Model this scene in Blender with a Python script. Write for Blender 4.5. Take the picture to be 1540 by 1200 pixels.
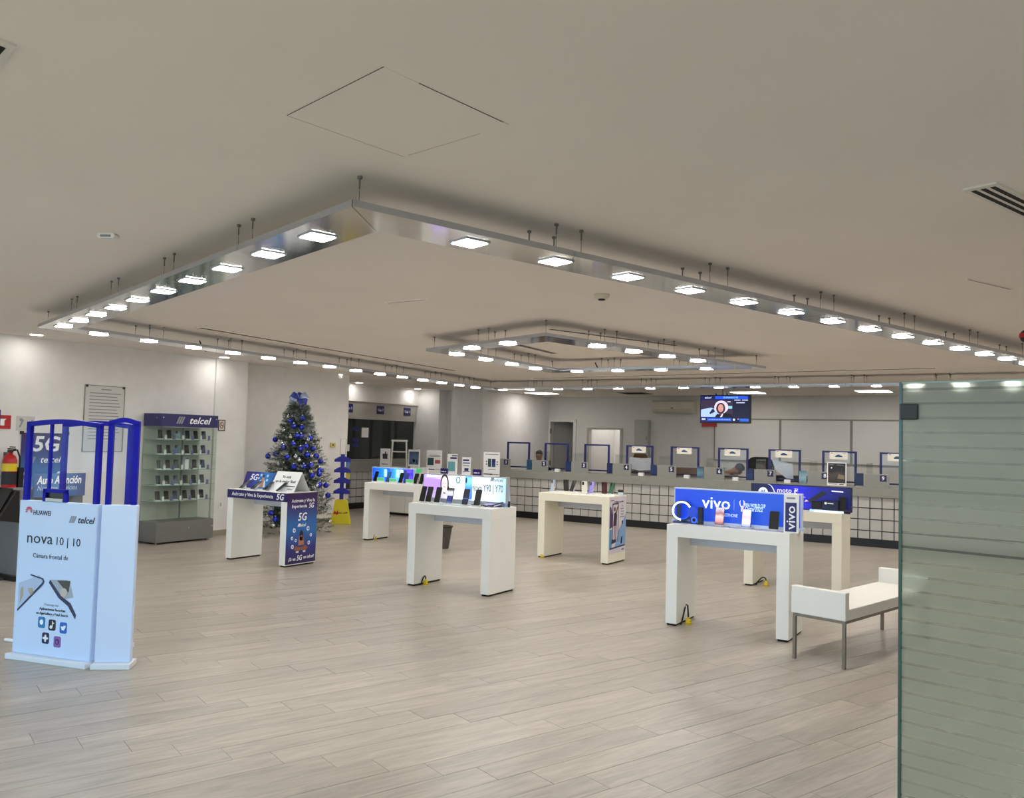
import bpy, bmesh, math, random
from mathutils import Vector, Matrix
rnd = random.Random(7)
for o in list(bpy.data.objects): bpy.data.objects.remove(o)
scene = bpy.context.scene
COL = scene.collection

# ------------------------------------------------------------------ camera
FPX, CH = 1261.0, 1.55
_p, _r, _b = [math.radians(a) for a in (2.792, 1.531, 31.99)]
_R = Matrix.Rotation(_b, 3, 'Z')
_f = Vector((0, math.cos(_p), math.sin(_p))); _u = Vector((0, -math.sin(_p), math.cos(_p))); _x = Vector((1, 0, 0))
FW = _R @ _f
RT = _R @ (_x*math.cos(_r) + _u*math.sin(_r))
UP = _R @ (-_x*math.sin(_r) + _u*math.cos(_r))
CAM = Vector((0, 0, CH))
cd = bpy.data.cameras.new('camera'); co = bpy.data.objects.new('camera', cd); COL.objects.link(co)
cd.sensor_fit = 'HORIZONTAL'; cd.sensor_width = 36; cd.lens = FPX/1540*36
cd.clip_start = .05; cd.clip_end = 200
m = Matrix((RT, UP, -FW)).transposed().to_4x4(); m.translation = CAM
co.matrix_world = m
scene.camera = co

# ------------------------------------------------------------------ world (daylight outside the storefront), exposure
LAMP = 118.0
w = bpy.data.worlds.new('world'); scene.world = w; w.use_nodes = True
bg = w.node_tree.nodes['Background']; bg.inputs[0].default_value = (.55, .75, 1, 1); bg.inputs[1].default_value = 4.3
vs = scene.view_settings
vs.view_transform = 'Standard'; vs.look = 'None'; vs.gamma = 1; vs.use_curve_mapping = False; vs.exposure = 0.0

# ------------------------------------------------------------------ pixel -> place
def ray(x, y): return FW + RT*((x-770)/FPX) + UP*((600-y)/FPX)
def onz(x, y, z): d = ray(x, y); return CAM + d*((z-CH)/d.z)
def ony(x, y, Y): d = ray(x, y); return CAM + d*(Y/d.y)
def onx(x, y, X): d = ray(x, y); return CAM + d*(X/d.x)
def depth_of(P): return (Vector(P)-CAM).dot(FW)
def pix(P):
    v = Vector(P)-CAM; z = v.dot(FW)
    return 770+FPX*v.dot(RT)/z, 600-FPX*v.dot(UP)/z

# ------------------------------------------------------------------ materials
def lin(c):
    if isinstance(c, str):
        c = [int(c[i:i+2], 16)/255 for i in (0, 2, 4)]
    return [(v/12.92 if v <= .04045 else ((v+.055)/1.055)**2.4) for v in c] + [1]
MATS = {}
def mat(name, col, rough=.5, metal=0, var=0, scale=8, bump=0, emit=0, spec=.5, coat=0, stretch=(1, 1, 1)):
    if name in MATS: return MATS[name]
    mm = bpy.data.materials.new(name); mm.use_nodes = True
    nt = mm.node_tree; b = nt.nodes['Principled BSDF']
    c = lin(col)
    b.inputs['Base Color'].default_value = c
    b.inputs['Roughness'].default_value = rough; b.inputs['Metallic'].default_value = metal
    b.inputs['Specular IOR Level'].default_value = spec; b.inputs['Coat Weight'].default_value = coat
    if emit:
        b.inputs['Emission Color'].default_value = c; b.inputs['Emission Strength'].default_value = emit
    if var or bump:
        tc = nt.nodes.new('ShaderNodeTexCoord'); mp = nt.nodes.new('ShaderNodeMapping'); mp.inputs['Scale'].default_value = stretch
        ns = nt.nodes.new('ShaderNodeTexNoise'); ns.inputs['Scale'].default_value = scale; ns.inputs['Detail'].default_value = 4
        nt.links.new(tc.outputs['Object'], mp.inputs[0]); nt.links.new(mp.outputs[0], ns.inputs['Vector'])
        if var:
            rp = nt.nodes.new('ShaderNodeValToRGB')
            rp.color_ramp.elements[0].position = .3; rp.color_ramp.elements[1].position = .7
            rp.color_ramp.elements[0].color = [v*(1-var) for v in c[:3]]+[1]
            rp.color_ramp.elements[1].color = [min(1, v*(1+var)) for v in c[:3]]+[1]
            nt.links.new(ns.outputs['Fac'], rp.inputs[0]); nt.links.new(rp.outputs[0], b.inputs['Base Color'])
        if bump:
            bp = nt.nodes.new('ShaderNodeBump'); bp.inputs['Strength'].default_value = bump; bp.inputs['Distance'].default_value = .01
            nt.links.new(ns.outputs['Fac'], bp.inputs['Height']); nt.links.new(bp.outputs[0], b.inputs['Normal'])
    MATS[name] = mm; return mm
def gmat(name, stops, axis, a0, a1, emit=0, rough=.4, noise=0):
    """colour ramp along an object axis; emit > 0 for backlit prints"""
    mm = bpy.data.materials.new(name); mm.use_nodes = True
    nt = mm.node_tree; b = nt.nodes['Principled BSDF']; b.inputs['Roughness'].default_value = rough
    tc = nt.nodes.new('ShaderNodeTexCoord'); sx = nt.nodes.new('ShaderNodeSeparateXYZ'); nt.links.new(tc.outputs['Object'], sx.inputs[0])
    mr = nt.nodes.new('ShaderNodeMapRange'); mr.inputs[1].default_value = a0; mr.inputs[2].default_value = a1
    nt.links.new(sx.outputs['XYZ'.index(axis)], mr.inputs[0])
    src = mr.outputs[0]
    if noise:
        ns = nt.nodes.new('ShaderNodeTexNoise'); ns.inputs['Scale'].default_value = 9; nt.links.new(tc.outputs['Object'], ns.inputs['Vector'])
        ma = nt.nodes.new('ShaderNodeMath'); ma.operation = 'MULTIPLY_ADD'; ma.inputs[1].default_value = noise; nt.links.new(ns.outputs['Fac'], ma.inputs[0])
        nt.links.new(src, ma.inputs[2]); sb = nt.nodes.new('ShaderNodeMath'); sb.operation = 'SUBTRACT'; sb.inputs[1].default_value = noise*.5
        nt.links.new(ma.outputs[0], sb.inputs[0]); src = sb.outputs[0]
    rp = nt.nodes.new('ShaderNodeValToRGB'); el = rp.color_ramp.elements
    while len(el) < len(stops): el.new(.5)
    for e, (p, c) in zip(el, stops): e.position = p; e.color = lin(c)
    nt.links.new(src, rp.inputs[0]); nt.links.new(rp.outputs[0], b.inputs['Base Color'])
    if emit:
        nt.links.new(rp.outputs[0], b.inputs['Emission Color']); b.inputs['Emission Strength'].default_value = emit
    return mm
def glassmat(name, tint, refl=.08, rough=.02, alpha=.0, graz=.5):
    mm = bpy.data.materials.new(name); mm.use_nodes = True; nt = mm.node_tree; nt.nodes.clear()
    out = nt.nodes.new('ShaderNodeOutputMaterial'); tr = nt.nodes.new('ShaderNodeBsdfTransparent'); tr.inputs[0].default_value = (*tint, 1)
    gl = nt.nodes.new('ShaderNodeBsdfGlossy'); gl.inputs['Roughness'].default_value = rough
    lw = nt.nodes.new('ShaderNodeLayerWeight'); lw.inputs[0].default_value = .5
    pw = nt.nodes.new('ShaderNodeMath'); pw.operation = 'POWER'; pw.inputs[1].default_value = 4; nt.links.new(lw.outputs['Facing'], pw.inputs[0])
    fr = nt.nodes.new('ShaderNodeMath'); fr.operation = 'MULTIPLY_ADD'; fr.inputs[1].default_value = graz; fr.inputs[2].default_value = refl*.5; nt.links.new(pw.outputs[0], fr.inputs[0])
    mx = nt.nodes.new('ShaderNodeMixShader'); nt.links.new(fr.outputs[0], mx.inputs[0]); nt.links.new(tr.outputs[0], mx.inputs[1]); nt.links.new(gl.outputs[0], mx.inputs[2])
    res = mx
    if alpha:
        df = nt.nodes.new('ShaderNodeBsdfDiffuse'); df.inputs[0].default_value = (.8, .85, .9, 1)
        m2 = nt.nodes.new('ShaderNodeMixShader'); m2.inputs[0].default_value = alpha
        nt.links.new(mx.outputs[0], m2.inputs[1]); nt.links.new(df.outputs[0], m2.inputs[2]); res = m2
    nt.links.new(res.outputs[0], out.inputs[0]); MATS[name] = mm; return mm
def emat(name, col, s):
    if name in MATS: return MATS[name]
    mm = bpy.data.materials.new(name); mm.use_nodes = True; nt = mm.node_tree; nt.nodes.clear()
    out = nt.nodes.new('ShaderNodeOutputMaterial'); e = nt.nodes.new('ShaderNodeEmission'); e.inputs[0].default_value = col if len(col) == 4 else (*col, 1); e.inputs[1].default_value = s
    nt.links.new(e.outputs[0], out.inputs[0]); MATS[name] = mm; return mm

WALL = mat('wall_paint', 'e9e6e2', .75, var=.03, scale=6, bump=.05)
CEIL = mat('ceiling_paint', 'f5ece3', .85, var=.02, scale=1.2)
WHITE = mat('white_lacquer', 'edebe4', .32, var=.015, scale=5)
CREAM = mat('cream_lacquer', 'efe9d6', .32, var=.015, scale=5)
PAPER = mat('white_paper', 'ecebea', .6)
BLACK = mat('black_plastic', '0b0b0d', .35)
SCREEN = mat('dark_screen', '06070a', .28, spec=.3)
DARK = mat('dark_gap', '15140f', .8)
NAVY = mat('navy_print', '241f5e', .4)
BLUE = mat('frame_blue', '12127e', .4)
GATEBLUE = mat('gate_blue', '0d0d9c', .5, spec=.2)
NAVYF = mat('guard_frame_navy', '17175e', .4)
GREYM = mat('grey_laminate', '8d8c84', .5, var=.03, scale=10)
TILE = mat('counter_tile', 'b9b6b1', .3, var=.05, scale=1.5)
GROUT = mat('dark_grout', '141416', .7)
STEEL = mat('brushed_steel', '8d8a84', .35, metal=.9, var=.08, scale=30, stretch=(1, 1, .1))
ALU = mat('satin_aluminium', 'b9bdc4', .3, metal=.85, var=.04, scale=6)
MIRROR = mat('polished_aluminium', 'd8d8d6', .1, metal=1, var=.06, scale=2.5, bump=.04)
INK = mat('ink_dark', '1c1c24', .5)
INKW = mat('ink_white', 'f6f6f8', .5)
GREYINK = mat('ink_grey', '8e8e98', .5)
YELLOW = mat('yellow_plastic', 'e6c81a', .4)
RED = mat('red_paint', 'b8141c', .35)
SKIN = mat('skin', '9a6a50', .55, var=.05, scale=12)
HAIR = mat('hair', '1a1512', .5, var=.3, scale=60)
WOOD = mat('office_wood', '7b5f47', .5, var=.15, scale=6, stretch=(1, 8, 8))
CARD = mat('cardboard', 'a98a5e', .8, var=.06, scale=9)
GLASS = glassmat('clear_glass', (.93, .96, .95))
ACRYL = glassmat('clear_acrylic', (.97, .98, .99), refl=.02, graz=.12)
DGLASS = glassmat('smoked_glass', (.40, .47, .47), refl=.16)
SHEET = glassmat('plastic_film_glare', (.9, .94, 1), alpha=.45)  # milky diffuse share paints the glare on clear plastic into the film
STOREGLASS = glassmat('storefront_glass', (.9, .95, .93))
LAMPM = emat('lamp_light', (1, .965, .91), LAMP)
TROFFM = emat('panel_light', (1, .97, .93), LAMP*.11)
DOWNM = emat('downlight_light', (1, .965, .92), LAMP*.5)

# ------------------------------------------------------------------ mesh builder
class MB:
    def __init__(s, T=None): s.v = []; s.f = []; s.m = []; s.T = T or Matrix.Identity(4)
    def add(s, vs, fs, mi=0):
        n = len(s.v); s.v += [tuple(s.T @ Vector(p)) for p in vs]
        for f in fs: s.f.append([i+n for i in f]); s.m.append(mi)
        return s
    def box(s, x0, x1, y0, y1, z0, z1, mi=0):
        return s.add([(x0, y0, z0), (x1, y0, z0), (x1, y1, z0), (x0, y1, z0), (x0, y0, z1), (x1, y0, z1), (x1, y1, z1), (x0, y1, z1)],
                     [(0, 3, 2, 1), (4, 5, 6, 7), (0, 1, 5, 4), (1, 2, 6, 5), (2, 3, 7, 6), (3, 0, 4, 7)], mi)
    def prism(s, poly, z0, z1, mi=0):                      # polygon in XY, extruded along Z
        n = len(poly)
        a = sum(poly[i][0]*poly[(i+1) % n][1]-poly[(i+1) % n][0]*poly[i][1] for i in range(n))
        if a < 0: poly = poly[::-1]
        vs = [(p[0], p[1], z0) for p in poly]+[(p[0], p[1], z1) for p in poly]
        return s.add(vs, [list(range(n))[::-1], list(range(n, 2*n))]+[(i, (i+1) % n, n+(i+1) % n, n+i) for i in range(n)], mi)
    def xz(s, poly, y0, y1, mi=0):                         # polygon in XZ, extruded from y0 (front) to y1
        n = len(poly)
        a = sum(poly[i][0]*poly[(i+1) % n][1]-poly[(i+1) % n][0]*poly[i][1] for i in range(n))
        if a < 0: poly = poly[::-1]
        vs = [(p[0], y0, p[1]) for p in poly]+[(p[0], y1, p[1]) for p in poly]
        return s.add(vs, [list(range(n)), list(range(n, 2*n))[::-1]]+[((i+1) % n, i, n+i, n+(i+1) % n) for i in range(n)], mi)
    def tube(s, pts, r, n=8, mi=0, cap=True):
        pts = [Vector(p) for p in pts]; rs = r if isinstance(r, (list, tuple)) else [r]*len(pts)
        vs = []; fs = []
        up = Vector((0, 0, 1))
        for i, p in enumerate(pts):
            t = (pts[min(i+1, len(pts)-1)]-pts[max(i-1, 0)])
            t = t.normalized() if t.length else up
            a = t.cross(up if abs(t.z) < .95 else Vector((1, 0, 0))).normalized(); b = t.cross(a)
            for k in range(n):
                an = 2*math.pi*k/n; vs.append(p+(a*math.cos(an)+b*math.sin(an))*rs[i])
        for i in range(len(pts)-1):
            for k in range(n):
                fs.append((i*n+k, i*n+(k+1) % n, (i+1)*n+(k+1) % n, (i+1)*n+k))
        if cap: fs += [list(range(n))[::-1], list(range((len(pts)-1)*n, len(pts)*n))]
        return s.add(vs, fs, mi)
    def lathe(s, prof, c=(0, 0, 0), n=16, mi=0):           # prof: (radius, z)
        vs = []; fs = []
        for r, z in prof:
            for k in range(n): a = 2*math.pi*k/n; vs.append((c[0]+max(r, 1e-4)*math.cos(a), c[1]+max(r, 1e-4)*math.sin(a), c[2]+z))
        for i in range(len(prof)-1):
            for k in range(n): fs.append((i*n+k, i*n+(k+1) % n, (i+1)*n+(k+1) % n, (i+1)*n+k))
        return s.add(vs, fs, mi)
    def ball(s, c, r, n=10, mi=0):
        r = r if isinstance(r, (tuple, list)) else (r, r, r); h = max(4, n//2); vs = []; fs = []
        for i in range(h+1):
            t = math.pi*i/h
            for k in range(n):
                a = 2*math.pi*k/n; vs.append((c[0]+r[0]*math.sin(t)*math.cos(a), c[1]+r[1]*math.sin(t)*math.sin(a), c[2]+r[2]*math.cos(t)))
        for i in range(h):
            for k in range(n): fs.append((i*n+k, (i+1)*n+k, (i+1)*n+(k+1) % n, i*n+(k+1) % n))
        return s.add(vs, fs, mi)
    def mesh(s, name):
        me = bpy.data.meshes.new(name); me.from_pydata(s.v, [], s.f); me.update(); return me
    def build(s, name, mats, parent=None, bevel=0, smooth=False, loc=None, rz=None):
        me = s.mesh(name)
        for q in (mats if isinstance(mats, (list, tuple)) else [mats]): me.materials.append(q)
        for p, i in zip(me.polygons, s.m): p.material_index = i; p.use_smooth = smooth
        o = bpy.data.objects.new(name, me); COL.objects.link(o)
        if parent: o.parent = parent
        if loc is not None: o.location = loc
        if rz is not None: o.rotation_euler = (0, 0, rz)
        if bevel:
            bv = o.modifiers.new('bevel', 'BEVEL'); bv.width = bevel; bv.segments = 2; bv.limit_method = 'ANGLE'
        return o
def box(name, x0, x1, y0, y1, z0, z1, mats, parent=None, bevel=0): return MB().box(x0, x1, y0, y1, z0, z1).build(name, mats, parent, bevel)
def tag(o, label, cat, group=None):
    o['label'] = label; o['category'] = cat
    if group: o['group'] = group
    return o
def struct(o, label=None):
    o['kind'] = 'structure'
    if label: o['label'] = label
    return o
def thing(name, label, cat, loc=(0, 0, 0), rz=0, group=None):
    o = bpy.data.objects.new(name, None); COL.objects.link(o); o.empty_display_size = .1
    o.location = loc; o.rotation_euler = (0, 0, rz); return tag(o, label, cat, group)
def rrect(x0, x1, z0, z1, r, n=4):
    out = []
    for cx, cz, a in ((x1-r, z1-r, 0), (x0+r, z1-r, 90), (x0+r, z0+r, 180), (x1-r, z0+r, 270)):
        for i in range(n+1):
            t = math.radians(a+90*i/n); out.append((cx+r*math.cos(t), cz+r*math.sin(t)))
    return out
def ell(cx, cz, rx, rz, n=20): return [(cx+rx*math.cos(2*math.pi*i/n), cz+rz*math.sin(2*math.pi*i/n)) for i in range(n)]
def dec(parent, name, poly, y, mt, th=.0012, loc=None, rz=None):         # flat print in the XZ plane, facing -Y
    return MB().xz(poly, y-th, y).build(name, mt, parent, loc=loc, rz=rz)
TEXTS = []
def txt(parent, s, x, z, size, y, mt, shear=0, align='CENTER', wid=None, name='lettering', loc=(0, 0, 0), rz=0, bold=0, vert=False, tilt=None):
    cu = bpy.data.curves.new('txt', 'FONT'); cu.body = s; cu.size = size; cu.shear = shear; cu.align_x = align; cu.align_y = 'CENTER'
    cu.extrude = .0006; cu.offset = bold; cu.resolution_u = 2
    ob = bpy.data.objects.new('txt', cu); COL.objects.link(ob)
    M = Matrix.Translation((x, y-.0012, z)) @ Matrix.Rotation(math.pi/2, 4, 'X')
    if vert: M = M @ Matrix.Rotation(math.pi/2, 4, 'Z')
    base = Matrix.Translation(loc) @ Matrix.Rotation(rz, 4, 'Z')
    if tilt is not None: base = tilt
    TEXTS.append((ob, name, parent, base @ M, mt, wid)); return ob
def flush_text():
    bpy.context.view_layer.update(); dg = bpy.context.evaluated_depsgraph_get()
    for ob, name, parent, M, mt, wid in TEXTS:
        me = bpy.data.meshes.new_from_object(ob.evaluated_get(dg)); me.name = name
        if wid and len(me.vertices):
            xs = [v.co.x for v in me.vertices]; k = wid/(max(xs)-min(xs)); me.transform(Matrix.Scale(k, 4, (1, 0, 0)))
        me.transform(M); me.materials.clear(); me.materials.append(mt)
        o = bpy.data.objects.new(name, me); COL.objects.link(o); o.parent = parent
        c = ob.data; bpy.data.objects.remove(ob); bpy.data.curves.remove(c)
def emblem(parent, x, z, h, y, mt, name='emblem', tilt=None):            # slanted striped parallelogram
    mb = MB(tilt)
    for k in range(3):
        x0 = x+k*h*.36; mb.xz([(x0, z), (x0+h*.26, z), (x0+h*.26+h*.45, z+h), (x0+h*.45, z+h)], y-.0014, y)
    return mb.build(name, mt, parent)

# ================================================================== THE ROOM
ZC = 2.66
q = math.radians(20.8)                                                    # plank direction, clockwise from +Y
PL = Vector((math.sin(q), math.cos(q))); PCr = Vector((math.cos(q), -math.sin(q)))
def plankmat(name, island):
    mm = bpy.data.materials.new(name); mm.use_nodes = True; nt = mm.node_tree; b = nt.nodes['Principled BSDF']
    L = nt.links.new; N = nt.nodes.new
    tc = N('ShaderNodeTexCoord')
    rndv = (N('ShaderNodeNewGeometry').outputs['Random Per Island'] if island else N('ShaderNodeObjectInfo').outputs['Random'])
    cb = N('ShaderNodeCombineXYZ'); mu = N('ShaderNodeMath'); mu.operation = 'MULTIPLY'; mu.inputs[1].default_value = 37; L(rndv, mu.inputs[0]); L(mu.outputs[0], cb.inputs[2])
    va = N('ShaderNodeVectorMath'); va.operation = 'ADD'; L(tc.outputs['Object'], va.inputs[0]); L(cb.outputs[0], va.inputs[1])
    mp = N('ShaderNodeMapping'); mp.inputs['Scale'].default_value = (14, 1.6, 1); L(va.outputs[0], mp.inputs[0])
    ns = N('ShaderNodeTexNoise'); ns.inputs['Scale'].default_value = 1.6; ns.inputs['Detail'].default_value = 6; ns.inputs['Distortion'].default_value = 1.2; L(mp.outputs[0], ns.inputs['Vector'])
    rp = N('ShaderNodeValToRGB'); rp.color_ramp.elements[0].position = .25; rp.color_ramp.elements[1].position = .8
    rp.color_ramp.elements[0].color = lin('958b7f'); rp.color_ramp.elements[1].color = lin('bcb3a6'); L(ns.outputs['Fac'], rp.inputs[0])
    hs = N('ShaderNodeHueSaturation'); mr = N('ShaderNodeMapRange'); mr.inputs[3].default_value = .88; mr.inputs[4].default_value = 1.07; L(rndv, mr.inputs[0]); L(mr.outputs[0], hs.inputs['Value'])
    L(rp.outputs[0], hs.inputs['Color']); L(hs.outputs[0], b.inputs['Base Color'])
    mr2 = N('ShaderNodeMapRange'); mr2.inputs[3].default_value = .24; mr2.inputs[4].default_value = .42; L(ns.outputs['Fac'], mr2.inputs[0]); L(mr2.outputs[0], b.inputs['Roughness'])
    bp = N('ShaderNodeBump'); bp.inputs['Strength'].default_value = .08; bp.inputs['Distance'].default_value = .004; L(ns.outputs['Fac'], bp.inputs['Height']); L(bp.outputs[0], b.inputs['Normal'])
    return mm
PM1, PM2 = plankmat('wood_look_plank', False), plankmat('wood_look_plank_far', True)
X0R, X1R, Y0R, Y1R = -14.3, 3.2, -1.6, 20.6
floor = struct(box('floor', X0R, X1R, Y0R, Y1R, -.12, -.006, mat('floor_joint', '7d7468', .8)), 'beige wood-look plank floor with staggered joints')
PW, PLn, G = .1775, 1.066, .0011
cand = []
for k in range(-110, 130):
    c0 = -4.185+k*PW; s0 = 1.437+k*.1826
    for j in range(-30, 31):
        sa = s0+j*PLn
        cen = PCr*(c0+PW/2)+PL*(sa+PLn/2)
        if X0R+.4 < cen.x < X1R-.4 and Y0R+.4 < cen.y < Y1R-.4: cand.append((cen, depth_of((cen.x, cen.y, 0))))
def visible(c):
    for s in (-.5, 0, .5):
        P = c+PL*(s*PLn); v = Vector((P.x, P.y, 0))
        if depth_of(v) > 1:
            x, y = pix(v)
            if -20 < x < 1560 and 690 < y < 1230: return True
    return False
vis = sorted([t for t in cand if visible(t[0])], key=lambda t: t[1])
near = set(id(t) for t in vis[:300])
pm = MB().box(-PW/2+G, PW/2-G, -PLn/2+G, PLn/2-G, -.008, 0).mesh('plank'); pm.materials.append(PM1)
for t in vis[:300]:
    o = bpy.data.objects.new('plank', pm); COL.objects.link(o); o.parent = floor
    o.location = (t[0].x, t[0].y, rnd.uniform(-.0006, .0004)); o.rotation_euler = (0, 0, -q)
mb = MB()
for t in cand:
    if id(t) in near: continue
    loc = Matrix.Rotation(q, 2) @ t[0]
    mb.box(loc.x-PW/2+G, loc.x+PW/2-G, loc.y-PLn/2+G, loc.y+PLn/2-G, -.008, -.0002)
o = mb.build('plank_field', PM2, floor, rz=-q); o['kind'] = 'stuff'

ceiling = struct(box('ceiling', X0R, X1R, Y0R, Y1R, ZC, ZC+.15, CEIL), 'flat warm-white ceiling')
XL, XP, XA = -10.5, -10.7, -12.22
YB = 18.5
struct(box('wall_left', XL-.2, XL, -1.5, 8.33, 0, ZC, WALL), 'white left wall beside the display cabinet')
struct(box('wall_left_pilaster', XL-.2, XL+.035, 8.33, 8.93, 0, ZC, WALL), 'shallow white pilaster on the left wall')
struct(box('wall_left_recess', XP-.2, XP, 8.93, 11.47, 0, ZC, WALL), 'white wall behind the Christmas tree')
struct(box('wall_alcove_side', -14.2, XP-.2, 11.3, 11.47, 0, ZC, WALL))
struct(box('wall_alcove_lintel', XA-.12, XA, 11.47, 15.45, 2.285, ZC, WALL), 'white wall above the cashier windows')
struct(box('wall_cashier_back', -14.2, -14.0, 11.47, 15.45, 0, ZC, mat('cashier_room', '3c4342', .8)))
# facing wall with a recess between two white faces
struct(box('wall_facing_narrow', -14.2, -11.62, 15.45, 15.9, 0, ZC, WALL), 'narrow white wall face beside the cashier windows')
struct(box('wall_facing_recess', -11.8, -10.9, 15.75, 15.9, 0, ZC, WALL))
struct(box('wall_facing_wide', -11.30, -10.44, 15.5, 15.9, 0, ZC, WALL), 'wide white wall face left of the counter')
struct(box('wall_office_left', -10.65, -10.45, 15.75, YB, 0, ZC, WALL), 'white side wall of the office behind the counter')
mb = MB()
for a in ((-10.65, -10.375, 0, ZC), (-9.726, -9.30, 0, ZC), (-8.46, X1R, 0, ZC), (-10.375, -9.726, 2.035, ZC), (-9.30, -8.46, 1.86, ZC)):
    mb.box(a[0], a[1], YB, YB+.15, a[2], a[3])
struct(mb.build('wall_back', mat('back_wall_paint', 'd6d2ca', .75, var=.03, scale=4)), 'grey-white back wall of the office')
struct(box('wall_right', X1R-.2, X1R, -1.5, YB, 0, ZC, WALL))
mb = MB().box(-10.8, -7.4, 20.3, 20.45, 0, ZC).box(-9.56, -9.46, YB+.15, 20.3, 0, ZC).box(-7.5, -7.4, YB+.15, 20.3, 0, ZC).box(-10.9, -10.8, YB+.15, 20.45, 0, ZC)
struct(mb.build('wall_back_rooms', WALL))
# front: storefront glazing behind the camera
sf = struct(MB().box(-10.5, 3.0, -1.5, -1.35, 0, .12).box(-10.5, 3.0, -1.5, -1.35, 2.5, ZC).build('window_1', ALU), 'aluminium storefront glazing')
for i in range(10):
    x = -10.5+i*1.5
    box('mullion', x-.03, x+.03, -1.5, -1.38, .12, 2.5, ALU, sf)
    if i < 9: box('pane', x+.03, x+1.47, -1.45, -1.44, .12, 2.5, STOREGLASS, sf)
struct(box('ground_outside', -30, 20, -20, -1.6, -.15, -.02, mat('pavement', 'd6a878', .9, var=.1, scale=2)))
# baseboards
BB = mat('baseboard_grey', 'a09788', .5, var=.04)
struct(box('baseboard_left', XL, XL+.012, -1.35, 8.33, 0, .075, BB))
struct(box('baseboard_pilaster', XL+.035, XL+.047, 8.33, 8.93, 0, .075, BB))
struct(box('baseboard_recess', XP, XP+.012, 8.93, 11.47, 0, .075, BB))
# doors in the back wall
DFR = mat('door_frame_white', 'd9d7d0', .45)
d1 = struct(MB().box(-10.43, -10.375, YB-.03, YB, 0, 2.09).box(-9.726, -9.65, YB-.03, YB, 0, 2.09).box(-10.43, -9.65, YB-.031, YB, 2.035, 2.09).build('door_1', DFR), 'white framed doorway with the grey door leaf ajar')
DL = mat('door_leaf_grey', '8c8b86', .5, var=.03)
lf = MB(Matrix.Translation((-10.37, YB+.16, 0)) @ Matrix.Rotation(math.radians(38), 4, 'Z')).box(0, .62, 0, .04, .01, 2.02).build('door_leaf', DL, d1)
for z in (.3, 1.0, 1.8): box('hinge', -10.385, -10.365, YB-.035, YB+.02, z-.06, z+.06, STEEL, d1)
d2 = struct(MB().box(-9.345, -9.30, YB-.025, YB, 0, 1.90).box(-8.46, -8.40, YB-.025, YB, 0, 1.90).box(-9.345, -8.40, YB-.026, YB, 1.86, 1.90).build('door_2', mat('door_trim_grey', 'aba8a0', .5)), 'open doorway to a bright white side room')

# ------------------------------------------------------------------ ceiling pieces
def cquad(pts, z0, z1, name, mt, parent=None): return MB().prism([(p.x, p.y) for p in pts], z0, z1).build(name, mt, parent)
hp = [onz(432, 173, ZC), onz(577, 100, ZC), onz(765, 187, ZC), onz(607, 235, ZC)]
ht = thing('access_hatch', 'square flush access hatch in the ceiling, outlined by a thin dark gap', 'ceiling hatch')
cquad(hp, ZC-.002, ZC, 'hatch_panel', CEIL, ht)
for i in (0, 2, 3, 1):
    a, b = hp[i], hp[(i+1) % 4]; t = (.0, 1.) if i in (0, 3) else (.25, .95)
    MB().tube([a.lerp(b, t[0])+Vector((0, 0, -.001)), a.lerp(b, t[1])+Vector((0, 0, -.001))], .0017, 4).build('gap_line', mat('gap_grey', '6a635a', .9), ht)
def slot_line(px, wdt, name, label, n=2):
    a, b = onz(*px[0], ZC), onz(*px[1], ZC); d = (b-a).normalized(); s = Vector((-d.y, d.x, 0))
    t = thing(name, label, 'air vent', (a.x, a.y, ZC))
    def qd(s0, s1, e): return [a-a+d*(-e)+s*s0, (b-a)+d*e+s*s0, (b-a)+d*e+s*s1, d*(-e)+s*s1]
    MB().prism([(p.x, p.y) for p in qd(-wdt/2, wdt/2, .02)], -.006, 0).build('frame', CEIL, t)
    for k in range(n):
        c = -wdt/2+wdt*(k+1)/(n+1); hw = wdt/(n+1)*.28
        MB().prism([(p.x, p.y) for p in qd(c-hw, c+hw, -.01)], -.0075, -.0055).build('slot', DARK, t)
slot_line(((300, 492), (684, 557)), .10, 'linear_diffuser', 'long linear air slot in the ceiling parallel to the left wall')
slot_line(((802, 568.5), (1408, 553)), .10, 'linear_diffuser', 'long linear air slot in the ceiling parallel to the counter')
slot_line(((826, 494), (1018, 519)), .09, 'linear_diffuser', 'linear air slot right of the small light frame corner')
slot_line(((772, 516), (834, 531)), .12, 'linear_diffuser', 'short linear air slot inside the small light frame', 3)
slot_line(((582, 455), (641, 449.5)), .012, 'ceiling_crack_strip', 'thin dark joint strip in the ceiling left of the smoke detector', 1)
slot_line(((1456, 419), (1520, 434)), .012, 'ceiling_crack_strip', 'thin faint joint strip in the ceiling under the right vent', 1)
def grille(px, name, label, n, ext, m0=.22, e0=.035, hw0=.075):
    a, c0 = onz(*px[0], ZC), onz(*px[1], ZC); d0 = onz(*px[2], ZC)
    d = (d0-c0).normalized(); s = (a-c0); s = s-d*s.dot(d); wd = s.length; s.normalize()
    t = thing(name, label, 'air vent', (c0.x, c0.y, ZC))
    def qd(u0, u1, v0, v1): return [(p.x, p.y) for p in (d*u0+s*v0, d*u1+s*v0, d*u1+s*v1, d*u0+s*v1)]
    MB().prism(qd(0, ext, 0, wd), -.008, 0).build('frame', mat('vent_white', 'e6e1d8', .5), t)
    for k in range(n):
        c = wd*(m0+(1-2*m0)*k/(max(1, n-1))); MB().prism(qd(e0, ext-e0, c-wd*hw0, c+wd*hw0), -.0095, -.0075).build('slot', DARK, t)
grille(((1450, 285), (1499, 273), (1540, 293.5)), 'ceiling_vent', 'white ceiling vent with three dark slots at the right edge', 3, 1.0)
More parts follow.
